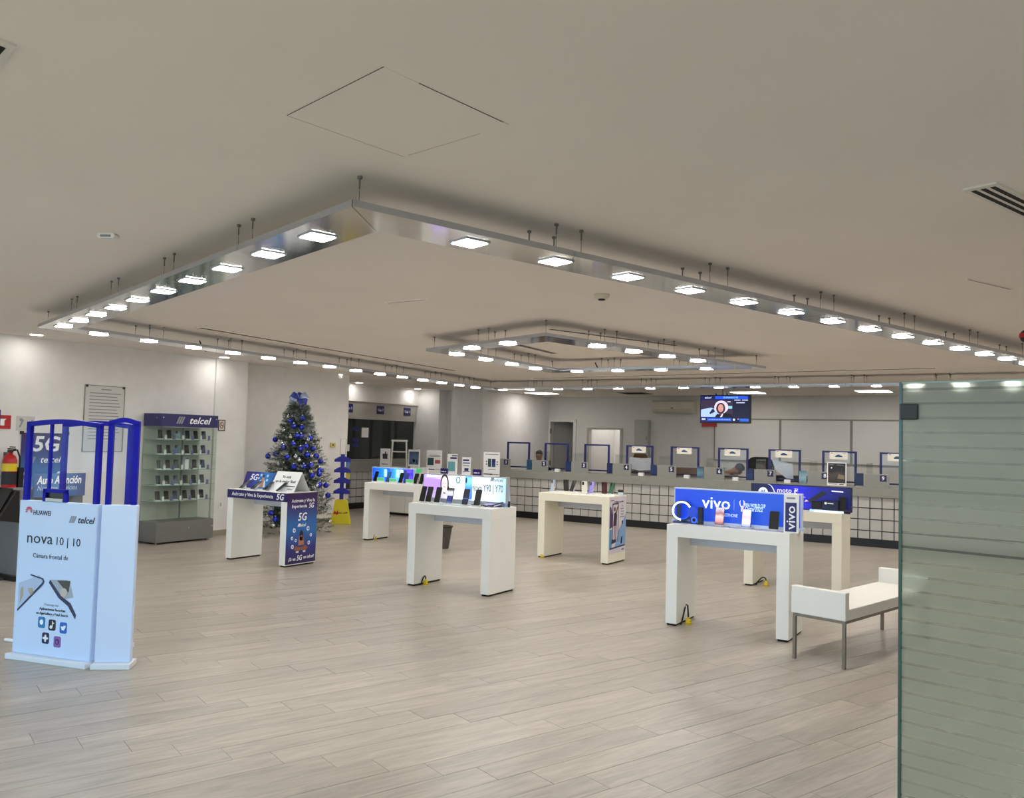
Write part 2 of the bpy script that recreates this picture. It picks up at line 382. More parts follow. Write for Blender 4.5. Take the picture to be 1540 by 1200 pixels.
def vq(u0, u1, v0, v1): return [onz(25-25*u-25*v, 67-10*u+28*v, ZC) for u, v in ((u0, v0), (u1, v0), (u1, v1), (u0, v1))]
lv = thing('ceiling_vent', 'white ceiling vent cut off at the top left corner', 'air vent')
cquad(vq(0, 3.6, 0, 3.6), ZC-.008, ZC, 'frame', MATS['vent_white'], lv)
for u in (.45, 1.25, 2.05, 2.85): cquad(vq(u, u+.5, .2, 3.4), ZC-.0095, ZC-.0075, 'slot', DARK, lv)
for px, wv in (((955, 591), .6), ((692, 523), .22)):
    p = onz(*px, ZC); t = thing('ceiling_grille', 'dark slatted air grille behind the far lamps above counter station 4' if wv > .5 else 'small dark air grille left of the small light frame', 'air vent', (p.x, p.y, ZC))
    MB().box(-wv/2, wv/2, -wv/2, wv/2, -.012, 0).build('frame', GREYM, t)
    for k in range(7): MB().box(-wv*.45, wv*.45, wv*(-.42+.13*k), wv*(-.36+.13*k), -.016, -.011).build('slat', DARK, t)
p = onz(905, 443, ZC); t = thing('smoke_detector', 'round cream smoke detector on the ceiling inside the large light frame', 'smoke detector', (p.x, p.y, ZC))
DET = mat('detector_cream', 'd8d2b8', .5)
MB().lathe([(0, 0), (.058, 0), (.06, -.012), (.05, -.022), (.045, -.032), (.03, -.034), (0, -.034)], n=24).build('base', DET, t, smooth=True)
MB().lathe([(0, -.034), (.026, -.034), (.026, -.043), (.012, -.046), (0, -.046)], n=16).build('sensor', INK, t)
p = onz(163, 352, ZC); t = thing('ceiling_sensor', 'small oblong white sensor on the ceiling above the left light strip', 'sensor', (p.x, p.y, ZC), .5)
MB().xz(rrect(-.05, .05, -.03, 0, .012), -.03, .03).build('housing', PAPER, t)
MB().box(-.03, .03, -.032, -.03, -.022, -.01).build('window', GREYINK, t)
p = onz(1543, 491, ZC); t = thing('security_camera', 'small dark camera with a red band hanging from the ceiling at the right edge', 'camera', (p.x, p.y, ZC))
MB().tube([(0, 0, 0), (0, 0, -.05)], .012).build('stem', BLACK, t); MB().ball((0, 0, -.085), (.05, .05, .06), 14).build('dome', BLACK, t, smooth=True)
MB().lathe([(.052, -.06), (.054, -.085), (.05, -.1)], n=16).build('band', RED, t)

# ------------------------------------------------------------------ suspended light frames
ZB, ZT = 2.50, 2.53
seg_bot = [ALU, MIRROR]
def light_frame(name, label, outer, width, lamps, segn, group=None):
    c = sum(outer, Vector((0, 0)))/4
    t = thing(name, label, 'light frame', (c.x, c.y, ZB))
    n = 4; lines = []
    for i in range(n):
        a, b = outer[i], outer[(i+1) % n]; d = (b-a).normalized(); s = Vector((-d.y, d.x))
        if (c-a).dot(s) < 0: s = -s
        lines.append((a, b, d, s))
    inner = []
    for i in range(n):
        a0, _, d0, s0 = lines[i-1]; a1, _, d1, s1 = lines[i]
        p, r_ = a0+s0*width, d0; q_, s_ = a1+s1*width, d1
        k = ((q_-p).x*s_.y-(q_-p).y*s_.x)/(r_.x*s_.y-r_.y*s_.x); inner.append(p+r_*k)
    for i in range(n):
        a, b, d, s = lines[i]; ia, ib = inner[i], inner[(i+1) % n]; ns = segn[i]; L = (b-a).length
        for k in range(ns):
            e = .0025/L; u0, u1 = k/ns+(e if k else e), (k+1)/ns-e
            pts = [a.lerp(b, u0), a.lerp(b, u1), ia.lerp(ib, u1), ia.lerp(ib, u0)]
            mb = MB(); pp = [(p.x-c.x, p.y-c.y) for p in pts]
            ar = sum(pp[j][0]*pp[(j+1) % 4][1]-pp[(j+1) % 4][0]*pp[j][1] for j in range(4))
            if ar < 0: pp = pp[::-1]
            mb.add([(x, y, 0) for x, y in pp]+[(x, y, ZT-ZB) for x, y in pp], [(3, 2, 1, 0)], 1)
            mb.f += [[4, 5, 6, 7]]+[[j, (j+1) % 4, 4+(j+1) % 4, 4+j] for j in range(4)]; mb.m += [0]*5
            mb.build('strip_segment', seg_bot, t)
            us = ([k/ns] if k else [])
            for uj in us:
                for sg in (-1, 1):
                    for edge in (.04, width-.05):
                        P = a.lerp(b, uj)+d*(sg*.09)+s*edge; x, y = P.x-c.x, P.y-c.y
                        MB().tube([(x, y, ZT-ZB), (x, y, ZC-ZB-.055), (x, y, ZC-ZB-.055), (x, y, ZC-ZB-.012), (x, y, ZC-ZB-.012), (x, y, ZC-ZB)], [.0016, .0016, .004, .004, .011, .011], 6).build('suspension_cable', mat('cable_steel', '77736d', .4, metal=.5), t)
        P = a+(inner[i]-a)*.25; x, y = P.x-c.x, P.y-c.y
        MB().tube([(x, y, ZT-ZB), (x, y, ZC-ZB-.055), (x, y, ZC-ZB-.055), (x, y, ZC-ZB-.012), (x, y, ZC-ZB-.012), (x, y, ZC-ZB)], [.0016, .0016, .004, .004, .011, .011], 6).build('suspension_cable', MATS['cable_steel'], t)
        ang = math.atan2(d.y, d.x)
        for P in lamps[i]:
            P = Vector(P); h = (P-a).dot(d); P = a+d*h+s*(width*.5)
            T = Matrix.Translation((P.x-c.x, P.y-c.y, 0)) @ Matrix.Rotation(ang, 4, 'Z')
            lo = MB(T).box(-.072, .072, -.072, .072, -.006, .002).build('lamp', ALU, t)
            MB(T).box(-.061, .061, -.061, .061, -.009, -.0055).build('diffuser', LAMPM, lo)
    return t
def spread(p0, p1, n): return [Vector(p0).lerp(Vector(p1), i/(n-1)) for i in range(n)]
Nc, Lc, Fc, Rc = Vector((-2.40, 2.55)), Vector((-8.06, 4.34)), Vector((-9.02, 13.58)), Vector((1.14, 13.58))
light_frame('suspended_luminaire', 'large suspended four-sided metal light frame set with square lamps', [Nc, Lc, Fc, Rc], .30,
            [spread((-2.92, 2.85), (-7.69, 4.354), 10), spread((-8.132, 4.883), (-8.97, 12.761), 14), spread((-8.6, 13.4), (.4, 13.4), 16), spread((.9, 13.0), (-2.297, 3.282), 19)], [5, 8, 9, 9])
light_frame('suspended_luminaire', 'small suspended four-sided metal light frame inside the large one', [Vector((-3.76, 6.56)), Vector((-5.68, 7.28)), Vector((-5.76, 10.2)), Vector((-2.78, 10.28))], .30,
            [spread((-4.442, 6.898), (-5.027, 7.124), 2), spread((-5.459, 7.669), (-5.634, 9.514), 4), spread((-5.258, 10.02), (-3.467, 10.02), 4), spread((-3.191, 9.121), (-3.723, 7.469), 4)], [2, 3, 3, 4])
for px in ((905+10, 545), (300, 512)):
    p = onz(px[0]-20 if px[0] > 600 else px[0], px[1], ZC)
    t = MB().tube([(p.x, p.y, ZC), (p.x+.02, p.y+.01, ZC-.05), (p.x+.06, p.y+.02, ZC-.12), (p.x+.1, p.y+.03, ZT)], .008, 6).build('power_cable', BLACK)
    tag(t, 'short black power cable hanging to the small light frame' if px[0] > 600 else 'short black power cable hanging to the light strip by the left wall', 'cable')
for px, lb in (((55, 503), 'left edge of the left wall'), ((328, 537.7), 'pilaster of the left wall'), ((509, 562.7), 'wall end beside the Christmas tree'), ((534.5, 575.5), 'left cashier window'), ((620.7, 586.4), 'right cashier window')):
    p = onz(*px, ZC); p.x = {328: -10.2, 534.5: -11.98, 620.7: -11.98}.get(px[0], p.x); p.y = min(p.y, 15.1); t = thing('downlight', 'round recessed ceiling spot by the '+lb, 'ceiling light', (p.x, p.y, ZC))
    MB().lathe([(.07, 0), (.095, 0), (.095, -.006), (.07, -.006)], n=20).build('trim_ring', PAPER, t)
    MB().lathe([(0, -.001), (.075, -.001), (.075, -.004), (0, -.004)], n=20).build('bulb_face', DOWNM, t)
for px, lb in (((815, 591), 'left of counter station 3'), ((1125, 590), 'beside the hanging television'), ((1314, 588), 'right, above the white boards')):
    p = onz(*px, ZC); t = thing('panel_light', 'square recessed light panel in the office ceiling '+lb, 'ceiling light', (p.x, p.y, ZC))
    MB().box(-.32, .32, -.32, .32, -.008, 0).build('frame', PAPER, t); MB().box(-.29, .29, -.29, .29, -.011, -.0075).build('diffuser', TROFFM, t)
for x, y in ((-8.9, 19.5), (.8, 17.0)):
    t = thing('panel_light', 'square light panel inside the bright room behind the open doorway' if x < -5 else 'square recessed light panel in the office ceiling, hidden behind the frosted glass', 'ceiling light', (x, y, ZC))
    MB().box(-.32, .32, -.32, .32, -.008, 0).build('frame', PAPER, t); MB().box(-.29, .29, -.29, .29, -.011, -.0075).build('diffuser', TROFFM, t)
# ================================================================== COUNTER
CY, CX0, CX1 = 14.42, -9.33, 2.6
ct = thing('service_counter', 'long grey-topped service counter faced with square white tiles', 'counter', (CX0, CY, 0))
W_ = CX1-CX0
box('worktop', 0, W_, 0, .72, .79, .945, GREYM, ct, .004)
box('body', .02, W_-.02, .06, .62, .0, .79, GROUT, ct)
box('plinth', .01, W_-.01, .045, .07, 0, .128, mat('plinth_black', '0d0d10', .4), ct)
tx0 = -8.846-CX0; tx0 -= .1785*int(tx0/.1785)
rows = ((.131, .249), (.264, .428), (.443, .606), (.621, .786))
tmesh = []
for z0, z1 in rows:
    me = MB().box(.0075, .171, .036, .062, z0, z1).mesh('tile'); me.materials.append(TILE); tmesh.append(me)
k = 0
while tx0+k*.1785+.1785 < W_:
    for me in tmesh:
        o = bpy.data.objects.new('tile', me); COL.objects.link(o); o.parent = ct; o.location = (tx0+k*.1785, rnd.uniform(-.0008, .0008), 0)
    k += 1
MB().box(.02, tx0, .036, .062, .131, .789).build('tile_end', TILE, ct)
SX = -9.40
WORD = ('', 'one', 'two', 'three', 'four', 'five', 'six', 'seven', 'eight', 'nine')
BRO = [('24566a', '17406a'), ('141c4a', '1c3668'), ('131a46', '192c5c'), ('141c4c', '1c3064'), ('22486a', '6a8ca0'), ('161f4c', '1d3268'), ('4a7c96', '9ab4c0'), ('131c42', '1a2c54')]
PANEL = mat('station_panel_grey', '8b8b85', .45, var=.03, scale=8)
for n in range(1, 10):
    px = SX+.885*(n-1)
    pn = box('station_panel', px-CX0, px+.365-CX0, .03, .055, .945, 1.162, PANEL, ct, .003)
    sx = px+.225-CX0
    dec(pn, 'number_plate', [(sx, 1.045), (sx+.10, 1.045), (sx+.10, 1.145), (sx, 1.145)], .03, mat('plate_navy', '23204f', .4), .004)
    txt(pn, str(n), sx+.05, 1.095, .085, .026, INKW, bold=.002)
    # guard
    gx = px+.20
    g = thing('counter_guard', 'blue framed clear acrylic guard at the station numbered %s' % WORD[n], 'screen guard', (gx, 14.6, .945), group='guards on the counter')
    MB().box(0, .035, -.012, .012, 0, .565).build('post', NAVYF, g); MB().box(.505, .54, -.012, .012, 0, .565).build('post', NAVYF, g)
    MB().box(.035, .505, -.012, .012, .535, .565).build('top_rail', NAVYF, g); MB().box(.035, .505, -.01, .01, .05, .075).build('bottom_rail', mat('rail_navy', '1b1b55', .4), g)
    MB().box(.035, .505, -.003, .003, .075, .535).build('pane', ACRYL, g)
    # brochure holder
    bx = px+.735
    bcol = BRO[(n-1) % 8]
    h = thing('brochure_holder', 'small %s brochure in a holder beside the guard numbered %s' % ('light blue' if n in (1, 5, 7) else 'dark blue', WORD[n]), 'brochure', (bx, 14.47, .945))
    MB().box(0, .135, 0, .03, 0, .01).box(0, .135, .02, .026, 0, .225).build('holder', ACRYL, h)
    MB().box(.008, .127, .012, .018, .012, .218).build('sheet', gmat('brochure_print', [(0, bcol[0]), (.5, bcol[1]), (1, bcol[0])], 'Z', 0, .22, noise=.5), h)
    MB().box(.002, .133, .010, .0125, .0, .02).build('lip', PANEL, h)
    # glass fin between stations
    f = box('divider_glass', bx+.165, bx+.171, 14.5, 15.1, .945, 1.33, GLASS); tag(f, 'clear glass fin on the counter, right of the guard numbered %s' % WORD[n], 'glass divider', 'glass fins on the counter')
    if n in (2, 4, 5, 6, 7, 8):
        wb = thing('card_box', 'small white box on the counter at the station numbered %s' % WORD[n], 'box', (px+.49, 14.50, .945), group='white boxes on the counter')
        MB().box(0, .10, 0, .07, 0, .055).build('body', PAPER, wb, .004); MB().box(.004, .096, .004, .066, .055, .062).build('lid', mat('box_lid', 'd8d8d4', .5), wb)
    if n >= 4:
        nt_ = thing('car_notice', 'white notice with a blue car printed, taped to the guard at the station numbered %s' % WORD[n], 'notice', (gx+.12, 14.585, 1.40), group='car notices on the guards')
        MB().box(0, .28, -.002, 0, -.025, .09).build('sheet', mat('notice_cream', 'e9e2d6', .6), nt_)
        dec(nt_, 'car_print', [(.09, .012), (.20, .012), (.20, .03), (.175, .037), (.155, .052), (.12, .052), (.10, .034), (.09, .030)], -.002, mat('car_blue', '27507a', .5))
        dec(nt_, 'corner_print', [(.02, .07), (.05, .07), (.05, .08), (.02, .08)], -.002, mat('car_red', '8a3038', .5))
        dec(nt_, 'corner_print', [(.21, .072), (.25, .072), (.25, .079), (.21, .079)], -.002, GREYINK)
sh = thing('plastic_sheet', 'crumpled clear plastic sheet hanging inside the guard at station 7', 'plastic sheet', (-3.85, 14.66, .96))
MB().add([(0, 0, .38), (.34, .03, .31), (.36, .05, .02), (.24, .02, .06), (.06, -.01, .22)], [(0, 4, 3, 2, 1)]).add([(0, .004, .38), (.34, .034, .31), (.36, .054, .02), (.24, .024, .06), (.06, -.006, .22)], [(0, 1, 2, 3, 4)]).build('film', SHEET, sh)
sh = thing('plastic_sheet', 'clear plastic sheet with its pale glare painted in, hanging across the guard at station 4', 'plastic sheet', (-6.50, 14.66, .96))
MB().add([(0, 0, .33), (.24, .02, .31), (.46, 0, .33), (.46, .01, .10), (.2, -.01, .08), (0, 0, .11)], [(0, 5, 4, 3, 2, 1)]).build('film', SHEET, sh)  # film outline and pale colour stand in for a glare patch
# framed poster standing at station 8
fp = thing('framed_poster', 'white framed poster with a dark photo standing on the counter at station 8', 'poster', (-2.895, 14.44, .945))
MB().box(0, .30, 0, .012, 0, .38).box(.05, .25, .012, .09, 0, .008).build('frame', PAPER, fp)
dec(fp, 'photo', [(.016, .045), (.284, .045), (.284, .365), (.016, .365)], 0, gmat('poster_dark', [(0, '2b2522'), (.4, '4d4038'), (.6, '241f24'), (1, '17161c')], 'Z', .04, .37, noise=.8))
dec(fp, 'light_patch', [(.16, .12), (.27, .11), (.27, .17), (.18, .19)], -.0012, mat('patch_tan', '8a7a64', .6)); dec(fp, 'lamp_dot', ell(.07, .29, .012, .014, 10), -.0012, INKW)
dec(fp, 'text_line', [(.03, .335), (.10, .335), (.10, .342), (.03, .342)], -.0012, GREYINK); dec(fp, 'text_line', [(.15, .335), (.26, .335), (.26, .342), (.15, .342)], -.0012, GREYINK)
dec(fp, 'text_line', [(.03, .025), (.16, .022), (.16, .03), (.03, .03)], 0, INK); dec(fp, 'text_line', [(.19, .018), (.26, .018), (.26, .03), (.19, .03)], 0, INK)

# ------------------------------------------------------------------ cashier windows in the alcove
cs = thing('cashier_booth', 'cashier booth with dark glass windows, steel band and tiled base', 'cashier booth', (XA, 11.5, 0), math.pi/2)
# local x -> +Y, local -y -> +X (towards the hall)
Lc_ = 3.92
box('body', 0, Lc_, .06, .5, 0, .79, GROUT, cs); box('plinth', 0, Lc_, .045, .07, 0, .12, MATS['plinth_black'], cs)
box('worktop', 0, Lc_, -.02, .5, .79, .945, GREYM, cs); box('sill', 0, Lc_, .06, .2, .945, 1.055, GREYM, cs)
for k in range(22):
    for me in tmesh:
        if (k+1)*.1785 < Lc_: o = bpy.data.objects.new('tile', me); COL.objects.link(o); o.parent = cs; o.location = (k*.1785, 0, 0)
box('steel_band', 0, Lc_, .03, .12, 1.91, 2.284, mat('band_grey', 'a8a49d', .22, var=.03, scale=3), cs)
for a, b in ((0, 2.45), (2.47, 3.28), (3.30, Lc_)): box('window_pane', a, b, .10, .108, 1.055, 1.91, DGLASS, cs)
for x in (2.46, 3.29): box('mullion', x-.035, x+.035, .095, .125, 1.055, 1.91, BLACK, cs)
for x, s in ((1.52, 'Caja 5'), (2.52, 'Caja 3'), (3.45, 'Caja 1')):
    sg = MB().box(x, x+.24, .02, .03, 2.04, 2.22).build('window_sign', NAVY, cs); txt(sg, s, x+.12, 2.13, .075, .02, INKW)
pp_ = dec(cs, 'paper_notice', [(2.14, 1.52), (2.36, 1.52), (2.36, 1.73), (2.14, 1.73)], .099, PAPER)
for z in (1.70, 1.46, 1.35): dec(cs, 'blue_notice', [(1.86, z-.04), (2.06, z-.04), (2.06, z+.04), (1.86, z+.04)], .099, mat('notice_blue', '1f2468', .5))
dec(cs, 'paper_notice', [(1.60, 1.22), (1.78, 1.22), (1.78, 1.36), (1.60, 1.36)], .099, PAPER)
for nm, x, wd, hh, col_ in (('printer', 1.7, .2, .14, '26272b'), ('terminal', 2.35, .2, .10, '1f2150'), ('terminal', 3.0, .28, .14, '1d1f44')):
    o = MB().box(-wd/2, wd/2, -.08, .08, 0, hh).box(-wd/2+.02, wd/2-.02, -.07, 0, hh, hh+.03).build(nm, mat('office_'+nm+col_, col_, .5), loc=(XA-.33, 11.5+x, .945+.0), rz=math.pi/2)
    tag(o, {'printer': 'dark small printer inside the leftmost cashier window', 'terminal': 'dark blue payment terminal inside the %s cashier window' % ('middle' if x < 2.6 else 'right')}[nm], 'office machine')

# ------------------------------------------------------------------ office behind the counter
tv = thing('television', 'wide television showing a woman in a white hood, hung above the counter', 'television', (-5.54, 15.8, 1.978), math.radians(.5))
box('cabinet', 0, .985, 0, .06, 0, .545, BLACK, tv, .006)
dec(tv, 'screen', [(.015, .02), (.97, .02), (.97, .53), (.015, .53)], 0, gmat('tv_screen', [(0, '101a5c'), (.5, '0c1238'), (1, '0a1030')], 'X', 0, 1, emit=.9))
def tvd(poly, c, y, nm='screen_image', e=1.0): return dec(tv, nm, poly, y, mat('tv_'+c, c, .5, emit=e), .0008)
tvd([(.30, .465), (.93, .465), (.93, .52), (.30, .52)], '2454e8', -.0012, 'header_bar')
tvd([(.02, .12), (.64, .12), (.64, .44), (.02, .44)], '352a44', -.0012)
tvd([(.02, .12), (.35, .12), (.42, .24), (.22, .30), (.02, .26)], 'a9c4f0', -.002)
tvd([(.20, .17), (.30, .22), (.26, .29), (.19, .20)], '181c30', -.0028)
tvd(ell(.42, .31, .135, .125, 24), 'ded4ee', -.0028); tvd(ell(.41, .285, .09, .11, 20), '4a2830', -.0036)
tvd(ell(.41, .29, .052, .075, 18), 'd39a90', -.0044); tvd(ell(.41, .252, .018, .008, 10), 'a0394a', -.0052)
for ex in (.388, .432): tvd(ell(ex, .305, .009, .005, 8), '3a2a30', -.0052)
tvd([(.30, .12), (.64, .12), (.62, .17), (.50, .20), (.42, .16), (.34, .18)], '15131c', -.0044)
tvd([(.40, .12), (.44, .12), (.46, .19), (.43, .17)], 'e6e2ee', -.0052)
tvd([(.55, .28), (.63, .28), (.63, .33), (.55, .33)], '8fd0e8', -.002); tvd([(.54, .405), (.60, .405), (.60, .42), (.54, .42)], 'e8e8f4', -.002)
tvd([(.14, .045), (.62, .045), (.62, .10), (.14, .10)], '1c56d8', -.0012, 'ticker'); tvd([(.78, .04), (.95, .04), (.95, .09), (.78, .09)], '2a66e0', -.0012, 'ticker')
for k in range(9): tvd([(.18+k*.048, .066), (.215+k*.048, .066), (.215+k*.048, .076), (.18+k*.048, .076)], 'a8c4ff', -.002, 'ticker_text')
tvd(ell(.67, .07, .022, .022, 14), 'cfe2ff', -.0012); tvd(ell(.75, .08, .014, .014, 10), 'c07ad0', -.0012); tvd([(.04, .06), (.11, .06), (.11, .09), (.04, .09)], 'c8d4f4', -.0012)
TVW = mat('tv_white', 'f0f4ff', .5, emit=1.0); TVC = mat('tv_cyan', 'a8ecff', .5, emit=1.0)
txt(tv, 'telcel', .15, .492, .06, -.0012, TVW, shear=.3); txt(tv, 'DURANGO 02', .60, .492, .045, -.002, TVC)
for a, b, z in ((.67, .79, .435), (.82, .93, .435), (.71, .87, .385)): tvd([(a, z), (b, z), (b, z+.018), (a, z+.018)], 'c8d0ee', -.0012, 'text_line')
MB().box(.30, .33, .01, .05, .545, .575).box(.51, .54, .01, .05, .545, .575).box(.28, .56, .04, .10, .30, .50).build('bracket', BLACK, tv)
MB().tube([(.42, .09, .45), (.42, .09, ZC-1.978)], .022, 10).build('ceiling_pole', STEEL, tv); MB().box(.22, .62, -.05, .20, ZC-1.978-.012, ZC-1.978).build('ceiling_plate', ALU, tv)
rs = box('fire_sign', -6.43, -6.08, YB-.04, YB, 1.965, 2.09, RED, None, .004); tag(rs, 'small red wall box below the television on the back wall', 'wall box')
ac = thing('air_conditioner', 'beige split air conditioner high on the back wall', 'air conditioner', (-7.57, YB, 2.27))
MB().add([(0, -.02, 0), (1.0, -.02, 0), (1.0, -.16, 0.01), (0, -.16, .01), (0, 0, 0), (1, 0, 0)], [(0, 1, 5, 4)]).build('rear_plate', CREAM, ac)
prof = [(0, 0), (-.17, .0), (-.215, .05), (-.22, .25), (-.18, .285), (0, .285)]
vs_ = [(0, y, z) for y, z in prof]+[(1.0, y, z) for y, z in prof]; n_ = len(prof)
MB().add(vs_, [list(range(n_)), list(range(n_, 2*n_))[::-1]]+[((i+1) % n_, i, n_+i, n_+(i+1) % n_) for i in range(n_)]).build('housing', mat('ac_beige', 'cfc6b2', .45, var=.03), ac, .006)
MB().box(.06, .94, -.2, -.06, -.012, .002).build('louvre', mat('ac_louvre', 'b8ae9a', .5), ac); MB().box(.46, .52, -.2245, -.221, .10, .118).build('badge', INK, ac); MB().box(.01, .99, -.2225, -.219, .072, .078).build('seam', mat('ac_seam', '9a917f', .6), ac)
eb = thing('electrical_panel', 'tall grey electrical cabinet on the back wall', 'cabinet', (-8.04, YB, 1.25))
MB().box(0, .36, -.12, 0, 0, .85).build('box', mat('ebox_grey', 'a9a79f', .5, var=.04), eb, .004); MB().box(.02, .34, -.128, -.12, .02, .83).build('door', mat('ebox_door', 'b2b0a8', .5), eb); MB().box(.30, .32, -.14, -.128, .38, .46).build('handle', STEEL, eb)
BF = mat('board_frame_grey', '8c8880', .5); BW = mat('board_white', 'dcd8d0', .35, var=.02, scale=2)
for i, (a, b) in enumerate(((-6.14, -4.68), (-4.68, -3.23), (-3.23, -1.78), (-1.78, -.33))):
    wb = thing('wall_board', 'white wall board with grey edge trim, %s from the television' % ('first', 'second', 'third', 'fourth')[i], 'board', (a, YB, 1.21), group='white boards on the back wall')
    MB().box(.025, b-a-.025, -.018, 0, .03, .92).build('board', BW, wb)
    for nm, x0, x1, z0, z1 in (('trim', 0, .025, 0, .95), ('trim', b-a-.025, b-a, 0, .95), ('trim', .025, b-a-.025, .92, .95), ('trim', .025, b-a-.025, 0, .03)): MB().box(x0, x1, -.026, 0, z0, z1).build(nm, BF, wb)
# office furniture glimpsed over the counter
def cupboard(x, y, wd, d, h, mt, label):
    t = thing('office_cupboard', label, 'cupboard', (x, y, 0))
    box('carcass', 0, wd, 0, d, .05, h-.025, mt, t); box('top', -.01, wd+.01, -.01, d+.01, h-.025, h, mt, t); box('kick', .02, wd-.02, .03, d-.02, 0, .05, DARK, t)
    n = max(1, round(wd/.45))
    for k in range(n):
        dr = box('door', k*wd/n+.004, (k+1)*wd/n-.004, -.016, 0, .06, h-.035, mt, t); box('handle', (k+.5)*wd/n-.05, (k+.5)*wd/n+.05, -.03, -.016, h-.12, h-.105, STEEL, dr)
cupboard(-7.0, 16.0, 1.2, .45, 1.08, WOOD, 'brown wooden office cupboard behind counter stations 4 and 5')
cupboard(-4.3, 16.6, 1.2, .45, 1.0, mat('office_dark', '3a3436', .5), 'dark office cupboard behind counter station 7')
cb = thing('cardboard_box', 'open brown cardboard box on a cabinet behind counter station 3', 'box', (-7.55, 17.2, 1.0), .3)
MB().box(0, .34, 0, .3, 0, .22).build('body', CARD, cb); MB().add([(0, 0, .22), (.34, 0, .22), (.3, -.1, .32), (.04, -.1, .32)], [(0, 1, 2, 3), (3, 2, 1, 0)]).build('flap', CARD, cb); MB().add([(.34, 0, .22), (.34, .3, .22), (.43, .26, .33), (.43, .04, .33)], [(0, 1, 2, 3), (3, 2, 1, 0)]).build('flap', CARD, cb)
cupboard(-7.75, 17.0, .7, .6, 1.0, GREYM, 'grey office cabinet below the cardboard box behind station 3')

# ------------------------------------------------------------------ people and office chairs
def skin_mesh(name, joints, edges, mt, parent, root=0, sub=2):
    me = bpy.data.meshes.new(name); me.from_pydata([j[:3] for j in joints], edges, []); o = bpy.data.objects.new(name, me); COL.objects.link(o); o.parent = parent
    sk = o.modifiers.new('skin', 'SKIN'); sk.use_smooth_shade = True
    for i, j in enumerate(joints):
        d = me.skin_vertices[0].data[i]; rr = j[3]; d.radius = rr if isinstance(rr, tuple) else (rr, rr); d.use_root = (i == root)
    sb = o.modifiers.new('sub', 'SUBSURF'); sb.levels = sub; sb.render_levels = sub
    me.materials.append(mt); return o
def seated_person(label, loc, rz, shirt, lean=0., head_drop=0., hairm=HAIR, seat=.55):
    t = thing('person', label, 'person', loc, rz)
    # local: facing -Y
    s = seat
    def L(x, y, z):                                       # lean the upper body forward about the hips
        dz = z-s; return (x, y-math.sin(lean)*max(0, dz), s+(dz*math.cos(lean) if dz > 0 else dz))
    hd_ = head_drop
    J = [(*L(0, 0, s+.06), (.15, .12)), (*L(0, 0, s+.25), (.135, .10)), (*L(0, 0, s+.42), (.16, .105)), (*L(0, 0, s+.51), .062), (*L(0, -.01-hd_*.05, s+.57), .05), (*L(0, -.025-hd_*.10, s+.635-hd_*.03), (.080, .090)), (*L(0, -.02-hd_*.14, s+.735-hd_*.07), (.098, .118)),
         (*L(-.18, 0, s+.46), .058), (*L(-.23, -.05, s+.22), .045), (-.16, -.32, s+.20, .034), (-.13, -.40, s+.20, .028), (*L(.18, 0, s+.46), .058), (*L(.23, -.05, s+.22), .045), (.16, -.32, s+.20, .034), (.13, -.40, s+.20, .028),
         (-.09, -.05, s+.03, .088), (-.10, -.42, s+.02, .062), (-.10, -.44, .09, .045), (-.10, -.56, .04, .037), (.09, -.05, s+.03, .088), (.10, -.42, s+.02, .062), (.10, -.44, .09, .045), (.10, -.56, .04, .037)]
    E_ = [(0, 1), (1, 2), (2, 3), (3, 4), (4, 5), (5, 6), (2, 7), (7, 8), (8, 9), (9, 10), (2, 11), (11, 12), (12, 13), (13, 14), (0, 15), (15, 16), (16, 17), (17, 18), (0, 19), (19, 20), (20, 21), (21, 22)]
    for hi, sg in ((10, 1), (14, -1)):                    # palm, four fingers and a thumb on each hand
        hx, hy, hz = J[hi][:3]
        for fx, fl in ((-.03, .06), (-.01, .072), (.01, .068), (.03, .055)):
            n0 = len(J); J += [(hx+fx, hy-.05, hz-.005, .0095), (hx+fx*1.1, hy-.05-fl*.6, hz-.012, .0085), (hx+fx*1.1, hy-.05-fl, hz-.03, .0075)]; E_ += [(hi, n0), (n0, n0+1), (n0+1, n0+2)]
        n0 = len(J); J += [(hx+sg*.045, hy-.015, hz-.005, .011), (hx+sg*.06, hy-.05, hz-.012, .009)]; E_ += [(hi, n0), (n0, n0+1)]
    skin_mesh('body', J, E_, SKIN, t)
    g = 1.14
    sel = [0, 1, 2, 7, 8, 11, 12, 9, 13]
    JS = [(*J[i][:3], tuple(v*g for v in J[i][3]) if isinstance(J[i][3], tuple) else J[i][3]*1.22) for i in sel]+[(*L(0, 0, s+.505), .082)]
    skin_mesh('shirt', JS, [(0, 1), (1, 2), (2, 3), (3, 4), (4, 7), (2, 5), (5, 6), (6, 8), (2, 9)], shirt, t)
    JT = [(*J[i][:3], tuple(v*1.1 for v in J[i][3]) if isinstance(J[i][3], tuple) else J[i][3]*1.15) for i in (0, 15, 16, 17, 19, 20, 21)]
    skin_mesh('trousers', JT, [(0, 1), (1, 2), (2, 3), (0, 4), (4, 5), (5, 6)], mat('trousers_dark', '20222c', .7), t)
    hc = Vector(J[6][:3]); hd = (Vector(J[6][:3])-Vector(J[5][:3])).normalized()
    tilt = Vector((0, 0, 1)).rotation_difference(hd).to_matrix().to_4x4()
    T = Matrix.Translation(hc) @ tilt
    mb = MB(T); n, h = 20, 9
    for i in range(h+1):
        for k in range(n):
            a_ = 2*math.pi*k/n; fr = max(0., -math.sin(a_)); th = math.pi*(.62-.33*fr**.6)*i/h
            mb.v.append(tuple(T @ Vector((.084*math.sin(th)*math.cos(a_), .006+.099*math.sin(th)*math.sin(a_), -.012+.092*math.cos(th)))))
    for i in range(h):
        for k in range(n): mb.f.append([i*n+k, (i+1)*n+k, (i+1)*n+(k+1) % n, i*n+(k+1) % n]); mb.m.append(0)
